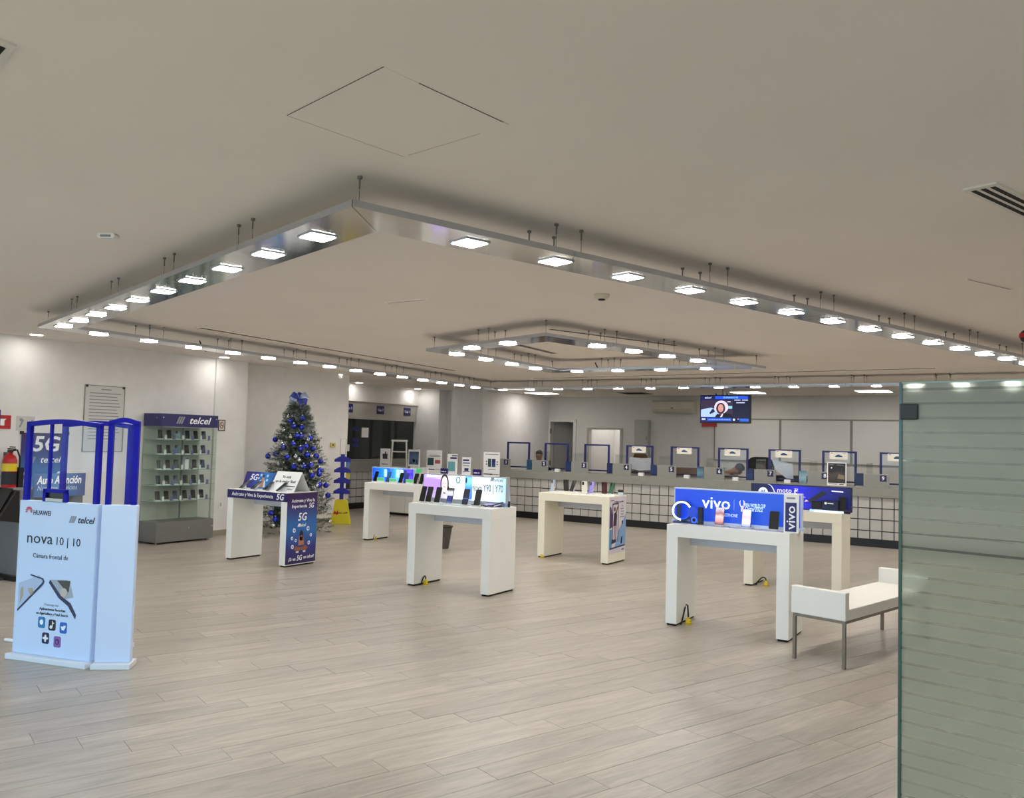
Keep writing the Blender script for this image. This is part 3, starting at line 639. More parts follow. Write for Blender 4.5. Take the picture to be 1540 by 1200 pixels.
    mb.build('hair', hairm, t, smooth=True)
    fc = MB(T)
    for sx in (-.03, .03): fc.ball((sx, -.082, -.02), (.011, .008, .007), 8)
    fc.build('eyes', INK, t)
    MB(T).ball((0, -.094, -.045), (.011, .016, .02), 8).build('nose', SKIN, t); MB(T).ball((0, -.08, -.085), (.022, .009, .006), 8).build('mouth', mat('lips', '7a4038', .5), t)
    er = MB(T)
    for sx in (-.075, .075): er.ball((sx, .0, -.03), (.01, .018, .027), 8)
    er.build('ears', SKIN, t)
    return t
def office_chair(label, loc, rz, backtop=1.15, seat=.50):
    t = thing('office_chair', label, 'chair', loc, rz)
    MB().xz(rrect(-.24, .24, seat-.07, seat, .03), -.24, .22).build('seat', BLACK, t, .01)
    vs2 = []; n = 12
    out = rrect(-.25, .25, seat+.12, backtop, .16, 6)
    MB().xz(out, .20, .26).build('backrest', mat('chair_black', '08080a', .7), t, .012)
    MB().box(-.03, .03, .22, .26, seat-.03, seat+.2).build('back_bar', BLACK, t); MB().tube([(0, 0, .1), (0, 0, seat-.07)], .025).build('gas_post', STEEL, t)
    for k in range(5):
        a = 2*math.pi*k/5; lg = MB().tube([(0, 0, .10), (.27*math.cos(a), .27*math.sin(a), .07)], [.025, .018]).build('foot', BLACK, t)
        MB().ball((.27*math.cos(a), .27*math.sin(a), .03), .03, 8).build('caster', BLACK, lg)
    return t
P1 = ony(812, 700, 17.0)
seated_person('dark-haired person in a dark shirt sitting behind counter station 2', (P1.x-.02, 17.0, 0), math.radians(10), mat('shirt_dark', '2a2c30', .8), seat=.52)
office_chair('black office chair under the person behind station 2', (P1.x-.02, 17.0, 0), math.radians(10), .95, .46)
seated_person('person in a beige shirt leaning forward with lowered head at counter station 6', (-5.16, 15.82, 0), math.radians(60), mat('shirt_beige', 'b5ab95', .8), lean=.62, head_drop=1.4, seat=.62, hairm=mat('hair_grey', '4a4038', .5, var=.2, scale=60))
office_chair('black office chair under the person at station 6', (-5.16, 15.82, 0), math.radians(60), .9, .56)
office_chair('empty black office chair with a tall rounded back beside station 7', (-4.28, 15.75, 0), math.radians(180), 1.36, .55)

# ================================================================== TABLES
TW, TD, TH = 1.035, .48, .86
def table(x, y, label, mt, d=TD, wd=TW):
    t = thing('display_table', label, 'table', (x, y, 0), group='white display tables')
    box('top', 0, wd, 0, d, TH-.103, TH, mt, t, .002)
    box('leg', 0, .10, 0, d, .018, TH-.103, mt, t, .002); box('leg', wd-.10, wd, 0, d, .018, TH-.103, mt, t, .002)
    for a in (.012, wd-.088): box('plinth', a, a+.076, .012, d-.012, 0, .018, DARK, t)
    box('apron', .10, wd-.10, d-.16, d-.14, TH-.20, TH-.103, mat('apron_grey', 'c9cbd2', .4), t)
    return t
TB = dict(g5=(-8.42, 6.95), nova=(-5.60, 6.97), vivo=(-2.70, 6.90), t2=(-8.53, 9.55), t4=(-5.63, 9.75), moto=(-2.77, 9.42))
t_g5 = table(*TB['g5'], 'white display table wrapped with a purple 5G band and side poster', WHITE)
t_nv = table(*TB['nova'], 'white display table carrying the long bright phone light box', WHITE)
t_vv = table(*TB['vivo'], 'white display table carrying the royal blue light box, nearest the bench', WHITE)
t_t2 = table(*TB['t2'], 'white display table with a small blue screen, behind the other tables left of centre', WHITE)
t_t4 = table(*TB['t4'], 'cream display table with a printed side and no light box', CREAM, .53)
t_mo = table(*TB['moto'], 'cream display table with a dark blue light box behind the royal blue one', CREAM)
CBL = mat('black_cable', '0c0c0c', .5)
for key, px, nm in (('g5', (361, 838), '5G table'), ('nova', (640, 879), 'bright light box table'), ('t4', (815.5, 838.5), 'cream table with printed side'), ('vivo', (1035, 938.5), 'royal blue light box table'), ('moto', (1152, 881), 'dark blue light box table'), ('t2', (564, 811), 'small blue screen table')):
    p = onz(*px, 0); t = thing('floor_plug', 'yellow floor socket with black cable under the '+nm, 'socket', (p.x, p.y, 0))
    MB().lathe([(0, 0), (.038, 0), (.036, .006), (.024, .008), (0, .008)], n=14).build('cover', mat('brass_yellow', 'cda92c', .4, metal=.4), t)
    MB().box(-.02, .02, -.016, .016, .008, .045).tube([(0, 0, .045), (0, 0, .06)], .01).build('plug', YELLOW, t, .004)
    lx = TB[key][0]+.10-p.x; ly = TB[key][1]+.12-p.y
    hh = .10 if key == 'vivo' else .02
    MB().tube([(0, 0, .06), (-.004, .0, .07+hh*.5), (lx*.12, ly*.12, .07+hh*.9), (lx*.3, ly*.3, .07+hh), (lx*.5, ly*.5, .06+hh*.8), (lx*.75, ly*.75, .035+hh*.3), (lx*.95, ly*.95, .012), (lx*.8, ly*.9-.04, .008)], .007, 6).build('cable', CBL, t, smooth=True)

# ------------------------------------------------------------------ phones
def tfix(key, x, y, dy, m=.045):
    X, Y = TB[key]; p = ony(x, y, Y+dy)
    return Vector((min(max(p.x, X+m), X+TW-m), Y+dy, TH))
def tpos(key, x, y, m=.045):
    p = onz(x, y, TH); X, Y = TB[key]; dd = .53 if key == 't4' else TD
    return Vector((min(max(p.x, X+m), X+TW-m), min(max(p.y, Y+m), Y+dd-m), TH))
def phone(label, P, rz=0., tilt=22, body='101116', scr=None, wd=.074, h=.155, group=None, stand=True, back=False, name='phone'):
    t = thing(name, label, 'phone', P, rz, group)
    T = Matrix.Translation((0, 0, .012)) @ Matrix.Rotation(-math.radians(tilt), 4, 'X')
    MB(T).xz(rrect(-wd/2, wd/2, 0, h, .009, 3), 0, .008).build('body', mat('phone_'+body, body, .3), t)
    if not back:
        MB(T).xz(rrect(-wd/2+.003, wd/2-.003, .003, h-.003, .007, 3), -.0012, 0).build('screen', scr or SCREEN, t)
    else:
        MB(T).xz(rrect(-wd/2+.006, -wd/2+.032, h-.05, h-.008, .007, 3), -.003, 0).build('camera_bump', BLACK, t)
    if stand:
        MB().xz(rrect(-.035, .035, 0, .012, .003, 2), -.03, .07).build('stand_base', mat('stand_white', 'd9d9d6', .4), t)
        MB(T).box(-.012, .012, .008, .04, .0, h*.45).build('stand_prop', MATS['stand_white'], t)
    return t
def lightbox(name, label, x0, x1, y, z0, z1, face, frame, th=.06):
    t = thing(name, label, 'light box', (x0, y, z0))
    wd, h = x1-x0, z1-z0
    MB().box(0, wd, 0, th, 0, h).build('housing', frame, t, .003)
    fc = dec(t, 'lit_face', [(.012, .012), (wd-.012, .012), (wd-.012, h-.012), (.012, h-.012)], 0, face, .002)
    return t, fc, wd, h
def E(c, s=1.0): return mat('lit_%s_%.1f' % (c, s), c, .5, emit=s)

# bright "nova" light box
yb = 7.27
a, b = ony(637, 713.5, yb), ony(762.5, 719, yb)
nz0 = TH+.035
face = gmat('nova_face', [(0, 'b79fe6'), (.14, 'c9b6ee'), (.26, 'e6def4'), (.36, 'f4fafa'), (.6, 'f6fbff'), (.86, 'dff2fb'), (1, 'a9d8ee')], 'X', 0, b.x-a.x, emit=.75, noise=.12)
lb, fc, wd, h = lightbox('light_box', 'long bright white and lilac phone light box on the front centre table', a.x, b.x, yb, nz0, b.z+.006, face, mat('lb_silver', 'b4b6bb', .4, metal=.3))
MB().box(.05, wd-.05, .01, .05, TH-nz0, 0).build('foot', ALU, lb)
dec(lb, 'printed_block', [(.02, h*.35), (.24, h*.35), (.24, h*.80), (.02, h*.80)], -.002, E('b18ae2'))
for pl, c, y_ in ((ell(.29, h*.62, .055, .105, 20), '2a1c22', -.003), (ell(.29, h*.60, .040, .085, 20), 'f0dcdc', -.004), ([(.25, h*.28), (.33, h*.28), (.32, h*.40), (.265, h*.40)], 'f2e4e4', -.0035), ([(.235, h*.33), (.262, h*.30), (.258, h*.6), (.238, h*.55)], '2a1c22', -.0033), ([(.32, h*.58), (.345, h*.55), (.375, h*.25), (.35, h*.28)], '2a1c22', -.0033), (ell(.29, h*.50, .014, .006, 10), 'c46a78', -.005)):
    dec(lb, 'portrait_print', pl, y_, E(c, .9))
for ex in (.275, .306): dec(lb, 'portrait_print', ell(ex, h*.64, .008, .005, 8), -.005, E('4a3a40'))
dec(lb, 'phone_print', rrect(.42, .50, h*.35, h*.93, .015), -.003, E('cdeef0')); dec(lb, 'camera_ring', ell(.468, h*.80, .030, .036, 18), -.004, E('303840')); dec(lb, 'camera_ring', ell(.468, h*.80, .020, .026, 18), -.005, E('cdeef0'))
dec(lb, 'phone_print', rrect(.555, .65, .02, h*.97, .018), -.003, gmat('phone_blue_print', [(0, '3c66dc'), (.5, '4a94e6'), (.8, '8ad4ee'), (1, '5a9ade')], 'Z', 0, h, emit=1.0)); dec(lb, 'camera_ring', ell(.572, h*.80, .012, .03, 12), -.004, E('1c2c58'))
LINK = mat('lit_ink', '5c666e', .5, emit=.25); LINK2 = mat('lit_ink_dark', '3a4450', .5, emit=.2)
txt(lb, 'nova Y90 | Y70', wd*.785, h*.54, .105, -.002, LINK, wid=wd*.35, bold=.0008); txt(lb, 'telcel', wd*.90, h*.88, .055, -.002, LINK2, shear=.3, wid=.12); emblem(lb, wd*.81, h*.83, .035, -.002, LINK2)
txt(lb, 'HUAWEI', .13, h*.90, .032, -.002, E('f4eefc')); dec(lb, 'emblem', [(.045, h*.86), (.075, h*.86), (.06, h*.97)], -.002, E('f4eefc'))
PN = [(629, 752, 'black phone, leftmost on the bright light box table', SCREEN, 7), (643, 753.5, 'black phone, second from left on the bright light box table', SCREEN, 2), (656, 754.5, 'black phone, third from left on the bright light box table', SCREEN, 2),
      (674.5, 756, 'phone with purple and white screen before the bright light box', gmat('scr_purple', [(0, '5a8ac0'), (.2, '2f2a70'), (.55, '3a2f86'), (.6, 'cfd6e0'), (.85, 'e8e4ea'), (1, '3a3a3c')], 'Z', .01, .15, emit=.5), 0),
      (698, 758, 'phone with dark blue screen before the blue phone print', gmat('scr_blue', [(0, '0e1430'), (.4, '101a40'), (.45, '6a7ab0'), (.5, '101a40'), (1, '0c1028')], 'Z', .01, .15, emit=.3), 0), (716, 760, 'black phone, rightmost on the bright light box table', SCREEN, 0)]
for x, y, lbl, sc, r0 in PN:
    p = onz(x, y, TH); phone(lbl, tfix('nova', x, y, .15), math.radians(-4-r0), 16, scr=sc, h=.165, group='phones before the bright light box')
for x, y, nm in ((664, 757.5, 'left'), (688, 757, 'right')):
    p = onz(x, y-3, TH); o = MB().box(-.045, .045, -.03, .03, 0, .012).build('price_card', mat('card_pale', 'cfdbe4', .5), loc=tfix('nova', x, y, .10)); tag(o, 'small pale price card lying %s of the purple-screened phone' % nm, 'price card')
p = onz(740, 762, TH); t = thing('sales_leaflet', 'lilac sloped leaflet with black coiled cables beside the bright light box', 'leaflet', (p.x, p.y, TH), .1)
MB().add([(-.12, -.05, .004), (.05, -.06, .004), (.14, .07, .05), (-.02, .08, .05), (-.12, -.05, 0), (.05, -.06, 0), (.14, .07, .046), (-.02, .08, .046)], [(0, 1, 2, 3), (7, 6, 5, 4), (0, 4, 5, 1), (1, 5, 6, 2), (2, 6, 7, 3), (3, 7, 4, 0)]).build('sheet', mat('leaflet_lilac', 'b9b2e4', .5), t)
MB().tube([(.16, .06, .06), (.10, .0, .045), (.04, -.05, .02), (-.02, -.08, .01), (-.06, -.075, .012)], .006, 6).build('cable', CBL, t); MB().tube([(-.2+.02*k, -.075+.014*math.sin(k*1.9), .01+.008*math.cos(k*1.9)) for k in range(14)], .005, 5).build('cable', CBL, t)
MB().box(.155, .175, .05, .065, 0, .06).build('prop', BLACK, t)
p = tpos('nova', 771, 763, .05); t = thing('phone_box', 'slim pale blue wedge card at the right end of the bright light box table', 'card', (p.x, p.y, TH)); MB().xz([(-.02, 0), (.03, 0), (.012, .22), (-.005, .22)], -.03, .03).build('card', mat('card_blue', 'a9c4ec', .5), t)
p = tpos('nova', 764.5, 755, .06); o = MB().box(-.028, .028, -.012, .012, 0, .30).box(-.02, .02, -.0135, -.012, .06, .14, 1).build('tester_card', [mat('card_tan', 'b9b09c', .6), PAPER], loc=(p.x, p.y, TH)); tag(o, 'narrow tan upright card behind the blue wedge card', 'card')

# royal blue light box
yb = 7.20
a, b = ony(1014, 731.5, yb), ony(1206, 743, yb)
face = gmat('royal_face', [(0, '1a40c8'), (.3, '1b45c0'), (1, '1c48b4')], 'X', 0, b.x-a.x, emit=.75, noise=.2)
lb, fc, wd, h = lightbox('light_box', 'royal blue light box with white lettering on the table by the bench', a.x, b.x, yb, TH, b.z, face, mat('lb_white', 'c9d6ee', .4))
txt(lb, 'vivo', wd*.35, h*.60, .15, -.002, E('e8f2ff', .9), wid=wd*.225, bold=.001)
dec(lb, 'divider', [(wd*.49, h*.45), (wd*.492, h*.45), (wd*.492, h*.74), (wd*.49, h*.74)], -.002, E('8fb0ee', .7))
cup = [(wd*.545, h*.42), (wd*.56, h*.42), (wd*.565, h*.50), (wd*.575, h*.62), (wd*.575, h*.70), (wd*.562, h*.745), (wd*.545, h*.74), (wd*.532, h*.69), (wd*.535, h*.60), (wd*.548, h*.52)]
dec(lb, 'trophy_mark', cup, -.002, E('d8d0ee', .8)); dec(lb, 'trophy_mark', ell(wd*.553, h*.665, .014, .030, 14), -.003, E('1c46c0', .75)); dec(lb, 'trophy_mark', [(wd*.556, h*.45), (wd*.559, h*.45), (wd*.570, h*.60), (wd*.566, h*.61)], -.003, E('8a3a52', .6))
txt(lb, 'FIFA WORLD CUP', wd*.655, h*.60, .045, -.002, E('bcd4f6', .8), wid=wd*.155, bold=.0008); txt(lb, 'Qatar2022', wd*.645, h*.50, .055, -.002, E('bcd4f6', .8), wid=wd*.135, bold=.0008)
txt(lb, 'SMARTPHONE', wd*.445, h*.285, .04, -.002, E('bcd4f6', .8), wid=wd*.15)
MB().box(-.01, wd+.01, -.03, .08, 0, .022).build('base', mat('lb_white', 'c9d6ee'), lb)
VP = [(1081, 791, 'phone with a portrait wallpaper left of the word on the blue light box', gmat('scr_pink', [(0, '8a4a50'), (.25, 'd8a0a0'), (.5, 'e8c8c0'), (.7, 'a06a74'), (1, 'd8dcf0')], 'Z', .01, .15, emit=.6, noise=.6)),
      (1121.5, 794.5, 'phone with a pale lilac wallpaper at the middle of the blue light box', gmat('scr_lilac', [(0, '8aa0f0'), (.3, 'e8d8f0'), (.6, 'e0b8d0'), (1, 'ece8f8')], 'Z', .01, .15, emit=.7, noise=.5)),
      (1163, 798, 'black phone beside the white upright totem', SCREEN)]
for x, y, lbl, sc in VP:
    p = onz(x, y, TH); phone(lbl, (p.x, min(p.y, 7.10), TH), 0, 14, scr=sc, h=.15, wd=.078, group='phones before the royal blue light box')
    o = MB().xz(rrect(-.11, .11, 0, .006, .002, 2), -.05, .03).build('price_plate', mat('plate_grey', 'a6a8bc', .35, metal=.3), loc=(p.x-.01, min(p.y, 7.10)-.035, TH)); tag(o, 'flat grey info plate before the '+lbl.replace(' of the word on the blue light box', ' of the word').replace(' at the middle of the blue light box', ''), 'plate')
p = onz(1190, 801.5, TH); t = thing('brand_totem', 'white upright totem with vertical lettering on a navy field', 'sign', (p.x, p.y, TH), math.radians(6))
MB().box(-.058, .058, -.02, .02, 0, .315).build('block', PAPER, t, .003); dec(t, 'navy_field', [(-.045, .012), (.042, .012), (.042, .245), (-.045, .245)], -.02, mat('totem_navy', '201c66', .4)); txt(t, 'vivo', 0, .125, .10, -.0212, INKW, vert=True, wid=.19, bold=.001); dec(t, 'text_line', [(-.035, .274), (.03, .274), (.03, .288), (-.035, .288)], -.02, GREYINK)
p = onz(1025, 786, TH); t = thing('ring_light', 'glowing ring light on a small stand at the left end of the blue light box', 'ring light', (p.x, p.y, TH), math.radians(14))
def ring(cz, R, r0, r1, y0, y1, n=36, a0=0, a1=360):
    mb = MB(); vs = []; fs = []
    full = a1-a0 >= 360; m_ = n if full else n+1
    for i in range(m_):
        an = math.radians(a0+(a1-a0)*i/n)
        for rr, yy in ((R+r1, y0), (R+r1, y1), (R-r0, y1), (R-r0, y0)): vs.append((rr*math.cos(an), yy, cz+rr*math.sin(an)))
    for i in range(n):
        j = (i+1) % m_
        for k in range(4): fs.append((i*4+k, j*4+k, j*4+(k+1) % 4, i*4+(k+1) % 4))
    if not full: fs += [(0, 1, 2, 3), (n*4+3, n*4+2, n*4+1, n*4)]
    return mb.add(vs, fs)
ring(.105, .082, .008, .010, 0, .03).build('rim', BLACK, t, smooth=False); ring(.105, .080, .010, .006, -.004, 0, 30, 20, 265).build('lit_band', emat('ring_white', (.75, .85, 1), 2.5), t); ring(.105, .074, .004, .002, -.003, .02).build('inner_band', E('2050e8', 1.2), t)
MB().box(-.07, .11, -.05, .05, 0, .012).build('base', mat('ring_base', '202a60', .3), t); MB().box(-.045, -.005, .002, .02, .05, .16).build('phone_holder', mat('ring_navy', '0c1650', .3), t)
p = onz(1044, 788, TH); t = thing('camera_model', 'small blue lens model beside the ring light', 'display model', (p.x, p.y, TH)); ring(.035, .022, .006, .006, -.01, .01, 20).build('lens_ring', E('3a66f0', .6), t); MB().xz(ell(0, .035, .018, .018, 14), -.004, .004).build('lens', SCREEN, t); MB().box(-.03, .03, -.02, .02, 0, .008).build('base', NAVY, t)
p = onz(1051, 789, TH); t = thing('black_speaker', 'slim tall black box right of the ring light', 'speaker', (p.x+.01, p.y+.02, TH)); MB().box(-.02, .02, -.02, .02, 0, .15).build('case', BLACK, t, .004); MB().box(-.014, .014, -.0215, -.02, .02, .13).build('grill', INK, t)
p = ony(1042, 770, 7.12); t = thing('round_badge', 'translucent blue round stand behind the lens model', 'display model', (p.x, 7.12, TH)); MB().xz(ell(0, .10, .045, .05, 24), -.004, .004).build('disc', E('2448c8', .35), t); MB().box(-.02, .02, -.02, .02, 0, .06).build('foot', NAVY, t)

# dark blue light box on the back right table
yb = 9.70
a, b = ony(1129.5, 726, yb), ony(1281, 733.5, yb)
face = gmat('indigo_face', [(0, '0c0e38'), (.18, '0e1046'), (.24, '1c1c9a'), (.5, '2222d0'), (.7, '1a1c8c'), (1, '12144e')], 'X', 0, b.x-a.x, emit=.55, noise=.15)
lb, fc, wd, h = lightbox('light_box', 'dark indigo light box on the cream back right table', a.x, b.x, yb, TH, b.z, face, mat('lb_navy', '14164a', .35))
arc = [(wd*.17+.10*math.sin(t_), h*(.98-.9*(1-math.cos(t_)))) for t_ in [i*.12 for i in range(9)]]
dec(lb, 'arc_line', [(x, z) for x, z in arc]+[(x+.012, z) for x, z in reversed(arc)], -.002, E('c8ccf4', .8))
dec(lb, 'round_mark', ell(.14, h*.62, .055, .06, 22), -.002, E('c4d2f6', .9)); dec(lb, 'round_mark', [(.11, h*.56), (.125, h*.56), (.132, h*.66), (.14, h*.60), (.148, h*.66), (.155, h*.56), (.17, h*.56), (.155, h*.75), (.14, h*.66), (.125, h*.75)], -.003, E('3a52b0', .6))
txt(lb, 'moto g', wd*.37, h*.75, .075, -.002, E('dcd8ff', .9)); txt(lb, '72', wd*.465, h*.79, .045, -.002, E('dcd8ff', .9)); dec(lb, 'text_line', [(wd*.50, h*.50), (wd*.555, h*.50), (wd*.555, h*.535), (wd*.50, h*.535)], -.002, E('9aa0e8', .8))
dec(lb, 'phone_print', [(wd*.56, h*.36), (wd*.62, h*.30), (wd*.77, h*.72), (wd*.72, h*.80)], -.002, E('20242e', .5)); dec(lb, 'phone_print', [(wd*.545, h*.33), (wd*.565, h*.42), (wd*.59, h*.36)], -.003, E('d8b0d0', .8))
dec(lb, 'text_line', [(wd*.81, h*.80), (wd*.92, h*.79), (wd*.92, h*.84), (wd*.81, h*.85)], -.002, E('d4d8ff', .9))
def onT(x, y): return onz(x, y, TH)
p = ony(1228, 768, 9.58); t = thing('gadget_cube', 'dark cube gadget with a bright corner before the indigo light box', 'display model', (p.x, 9.60, TH)); MB().box(-.055, .055, -.03, .03, .02, .11).build('cube', mat('cube_dark', '1c0c14', .3), t, .008); MB().box(-.07, .07, -.04, .04, 0, .02).build('base', E('9ac8ff', .8), t)
p = ony(1249, 768, 9.6); t = thing('watch_box', 'dark box with a white logo on the back right table', 'box', (p.x, 9.60, TH)); MB().box(-.085, .085, -.03, .03, 0, .125).build('carton', mat('carton_navy', '0e1038', .4), t, .003); dec(t, 'logo_dot', ell(-.045, .095, .014, .014, 14), -.03, INKW); dec(t, 'logo_bar', [(-.025, .09), (.035, .088), (.035, .10), (-.025, .10)], -.03, INKW)
p = ony(1266, 768, 9.6); phone('black phone at the right end of the indigo light box', (p.x, 9.60, TH), 0, 10, h=.16, wd=.08, group='phones on the back right table')
p = ony(1250, 772, 9.50); t = thing('lit_plinth', 'glowing white low plinth on the back right table', 'plinth', (p.x, 9.50, TH)); MB().box(-.17, .14, -.035, .03, .004, .02).build('glow_slab', E('d8f0ff', 1.0), t); MB().box(-.18, .15, -.04, .035, 0, .004).build('tray', PAPER, t)
p = ony(1274, 772, 9.47); t = thing('round_speaker', 'small dark cylinder speaker at the front right corner of the back right table', 'speaker', (p.x, 9.47, TH)); MB().tube([(-.03, 0, .022), (.03, 0, .022)], .022, 16).build('drum', mat('spk_navy', '14163c', .4), t); MB().tube([(-.034, 0, .022), (-.03, 0, .022)], .018, 16).build('cap', INK, t)

# ------------------------------------------------------------------ 5G table dressing
bd = box('front_band', -.004, TW+.002, -.004, 0, TH-.105, TH-.004, NAVY, t_g5)
txt(bd, 'Acércate y Vive la Experiencia', .44, TH-.055, .062, -.004, INKW, wid=.72, bold=.0006); txt(bd, '5G', .915, TH-.055, .10, -.004, INKW, shear=.2, bold=.002)
gp = gmat('poster_5g', [(0, '2a1848'), (.25, '2c2c7a'), (.5, '2468b0'), (.62, '2a62a8'), (.85, '382062'), (1, '33184e')], 'Z', 0, .84, noise=.12)
po = MB().box(0, TD-.002, -.004, 0, .03, TH-.002).build('side_poster', gp, t_g5, loc=(TW+.0005, .0, 0), rz=math.pi/2)
def pt(s, x, z, sz, wid=None, sh=0, bold=.0006): txt(po, s, x, z, sz, -.004, INKW, shear=sh, wid=wid, bold=bold)
pt('Acércate y Vive la', .25, .765, .055, .37); pt('Experiencia', .19, .70, .055, .24); pt('5G', .38, .70, .085, .085, .2, .0015); pt('5G', .24, .57, .13, .14, .2, .002); pt('telcel', .25, .475, .05, .10, .3); emblem(po, .17, .46, .035, -.004, INKW)
pt('¡Si es', .10, .085, .055, .11); pt('5G', .215, .09, .085, .085, .2, .0015); pt('es telcel!', .365, .095, .055, .17, .15)
for pl, c in ((ell(.235, .385, .022, .032, 14), '3a2420'), ([(.20, .35), (.27, .35), (.285, .24), (.19, .24)], 'a8705a'), ([(.12, .20), (.16, .235), (.235, .215), (.31, .235), (.35, .205), (.30, .165), (.235, .185), (.17, .165)], '8a5848'), ([(.16, .155), (.20, .155), (.20, .175), (.16, .175)], 'e8e8ec'), ([(.27, .155), (.31, .155), (.31, .175), (.27, .175)], 'e8e8ec'), ([(.225, .29), (.25, .29), (.25, .34), (.225, .34)], '5a3a34'), ([(.21, .30), (.225, .30), (.225, .40), (.212, .40)], '2c1c1a'), ([(.255, .30), (.268, .30), (.262, .40), (.255, .40)], '2c1c1a')):
    dec(po, 'seated_figure_print', pl, -.0045, mat('print_'+c, c, .5))
for i_, (x, z, r_) in enumerate(((.12, .42, .026), (.34, .43, .026), (.09, .33, .021), (.15, .30, .018), (.39, .35, .02), (.36, .26, .023), (.10, .23, .024))):
    dec(po, 'icon_disc', ell(x, z, r_*.85, r_, 14), -.0045, INKW); dec(po, 'icon_mark', ell(x, z, r_*.5, r_*.6, 6 if i_ % 2 else 4), -.006, mat('icon_blue', '2c5aa0', .5))
# tilted 5G board and tent card on it
yb = 7.28
X5 = ony(364, 725, 7.25).x
t = thing('sloped_board', 'purple and blue 5G board leaning back on the 5G table', 'sign', (X5, 7.25, TH))
T = Matrix.Rotation(-math.radians(20), 4, 'X')
bdw = .62; MB(T).box(0, bdw, 0, .012, 0, .215).build('board', gmat('board_5g', [(0, '2c2070'), (.3, '2c3488'), (.62, '2c7cc4'), (1, '2c2468')], 'X', 0, bdw, noise=.15), t)
txt(t, '5G', .16, .14, .11, 0, INKW, shear=.25, bold=.002, tilt=T)
for pl, c in ((ell(.335, .165, .014, .02, 12), '3a2622'), ([(.30, .02), (.37, .02), (.355, .145), (.315, .145)], 'b8846c'), ([(.26, .02), (.30, .02), (.32, .10), (.29, .11)], 'c9d2da'), ([(.37, .02), (.41, .02), (.38, .11), (.35, .10)], 'c9d2da')):
    MB(T).xz(pl, -.0014, 0).build('figure_print', mat('print_'+c, c, .5), t)
for x, z, r_ in ((.285, .175, .018), (.40, .17, .018), (.255, .135, .014), (.41, .115, .018)): MB(T).xz(ell(x, z, r_, r_, 14), -.0014, 0).build('icon_disc', mat('icon_pale', 'a8d4f0', .5), t)
MB().box(.05, bdw-.05, .06, .10, 0, .14).build('rear_prop', NAVY, t)
t = thing('tent_card', 'white folded tent card on the right half of the 5G table', 'sign', (TB['g5'][0]+.565, 7.09, TH))
dz, dp = .235, .13
for nm, sg in (('front_leaf', 1), ('rear_leaf', -1)):
    y0_, y1_ = (0, dp) if sg > 0 else (2*dp, dp)
    MB().add([(0, y0_, 0), (.42, y0_, 0), (.42, y1_, dz), (0, y1_, dz), (0, y0_+.004*sg, 0), (.42, y0_+.004*sg, 0), (.42, y1_, dz-.006), (0, y1_, dz-.006)], [(0, 1, 2, 3), (7, 6, 5, 4), (0, 4, 5, 1), (1, 5, 6, 2), (3, 2, 6, 7), (0, 3, 7, 4)]).build(nm, PAPER, t)
T = Matrix.Rotation(-math.atan2(dp, dz), 4, 'X')
txt(t, 'Ya está', .20, .195, .05, -.0005, INK, tilt=T, bold=.0005); txt(t, 'en la mejor Red', .21, .135, .05, -.0005, INK, tilt=T, wid=.33, bold=.0005); txt(t, 'telcel', .33, .038, .04, -.0005, INK, shear=.3, tilt=T); MB(T).xz([(.22, .07), (.40, .07), (.40, .079), (.22, .079)], -.0014, 0).build('rule_line', INK, t)
for i, (x, y) in enumerate(((362, 733), (379, 735), (397, 737), (417, 739))):
    p = onz(x, y, TH); phone(('leftmost', 'second', 'third', 'rightmost')[i]+' dark phone on a tall white stand on the 5G table', tfix('g5', x, y, .13), math.radians(-72), 50, h=.15, wd=.085, stand=False, group='phones on the 5G table', body='2a2c34')
for i, (x, y) in enumerate(((366, 733.5), (383, 735.5), (401, 737.5), (420, 739.5))):
    p = onz(x, y, TH); o = MB().xz([(-.03, 0), (.03, 0), (.02, .045), (-.025, .02)], -.025, .025).build('phone_wedge', mat('wedge_pale', 'c8d4d8', .4), loc=tfix('g5', x, y, .19)); tag(o, ('leftmost', 'second', 'third', 'rightmost')[i]+' pale wedge stand on the 5G table', 'stand', 'wedge stands on the 5G table')

# ------------------------------------------------------------------ small blue screen table
yb = 9.86
a, b = ony(560, 699.5, yb), ony(622.5, 705, yb)
face = gmat('aqua_face', [(0, '1a3cd8'), (.25, '1c84ea'), (.45, '1e52e4'), (.6, '48b4ee'), (.75, '2440d0'), (.9, '6a48d8'), (1, '2434e0')], 'X', 0, b.x-a.x, emit=1.0, noise=.3)
lb, fc, wd, h = lightbox('light_box', 'small glowing blue screen on the table behind, left of centre', a.x, b.x, yb, TH, b.z, face, mat('lb_pale', 'b9d4f0', .4))
for x, c in ((.33, 'a8d0f4'), (.63, 'b8f4e8'), (.72, 'd8f8f4'), (.80, '2a3a7c')): dec(lb, 'phone_print', rrect(wd*x-.03, wd*x+.03, h*.35, h*.88, .01), -.002, E(c, .8))
for x, y, sc, lbl in ((563, 727.5, SCREEN, 'leftmost black phone on the blue screen table'), (582, 729, gmat('scr_teal', [(0, '1a2c50'), (1, '2a5c8c')], 'Z', 0, .15, emit=.4), 'blue-screened phone on the blue screen table'), (601, 730, SCREEN, 'middle black phone on the blue screen table'), (609, 730.5, gmat('scr_night', [(0, '18285c'), (1, '2c3c80')], 'Z', 0, .15, emit=.3), 'dark blue phone on the blue screen table'), (623, 731.5, SCREEN, 'black phone near the right end of the blue screen table'), (632, 732.5, SCREEN, 'rightmost black phone on the blue screen table')):
    p = onz(x, y, TH); phone(lbl, tfix('t2', x, y, .17), math.radians(-8), 18, scr=sc, group='phones on the blue screen table')
GREEN = mat('price_green', '5fdc8e', .5)
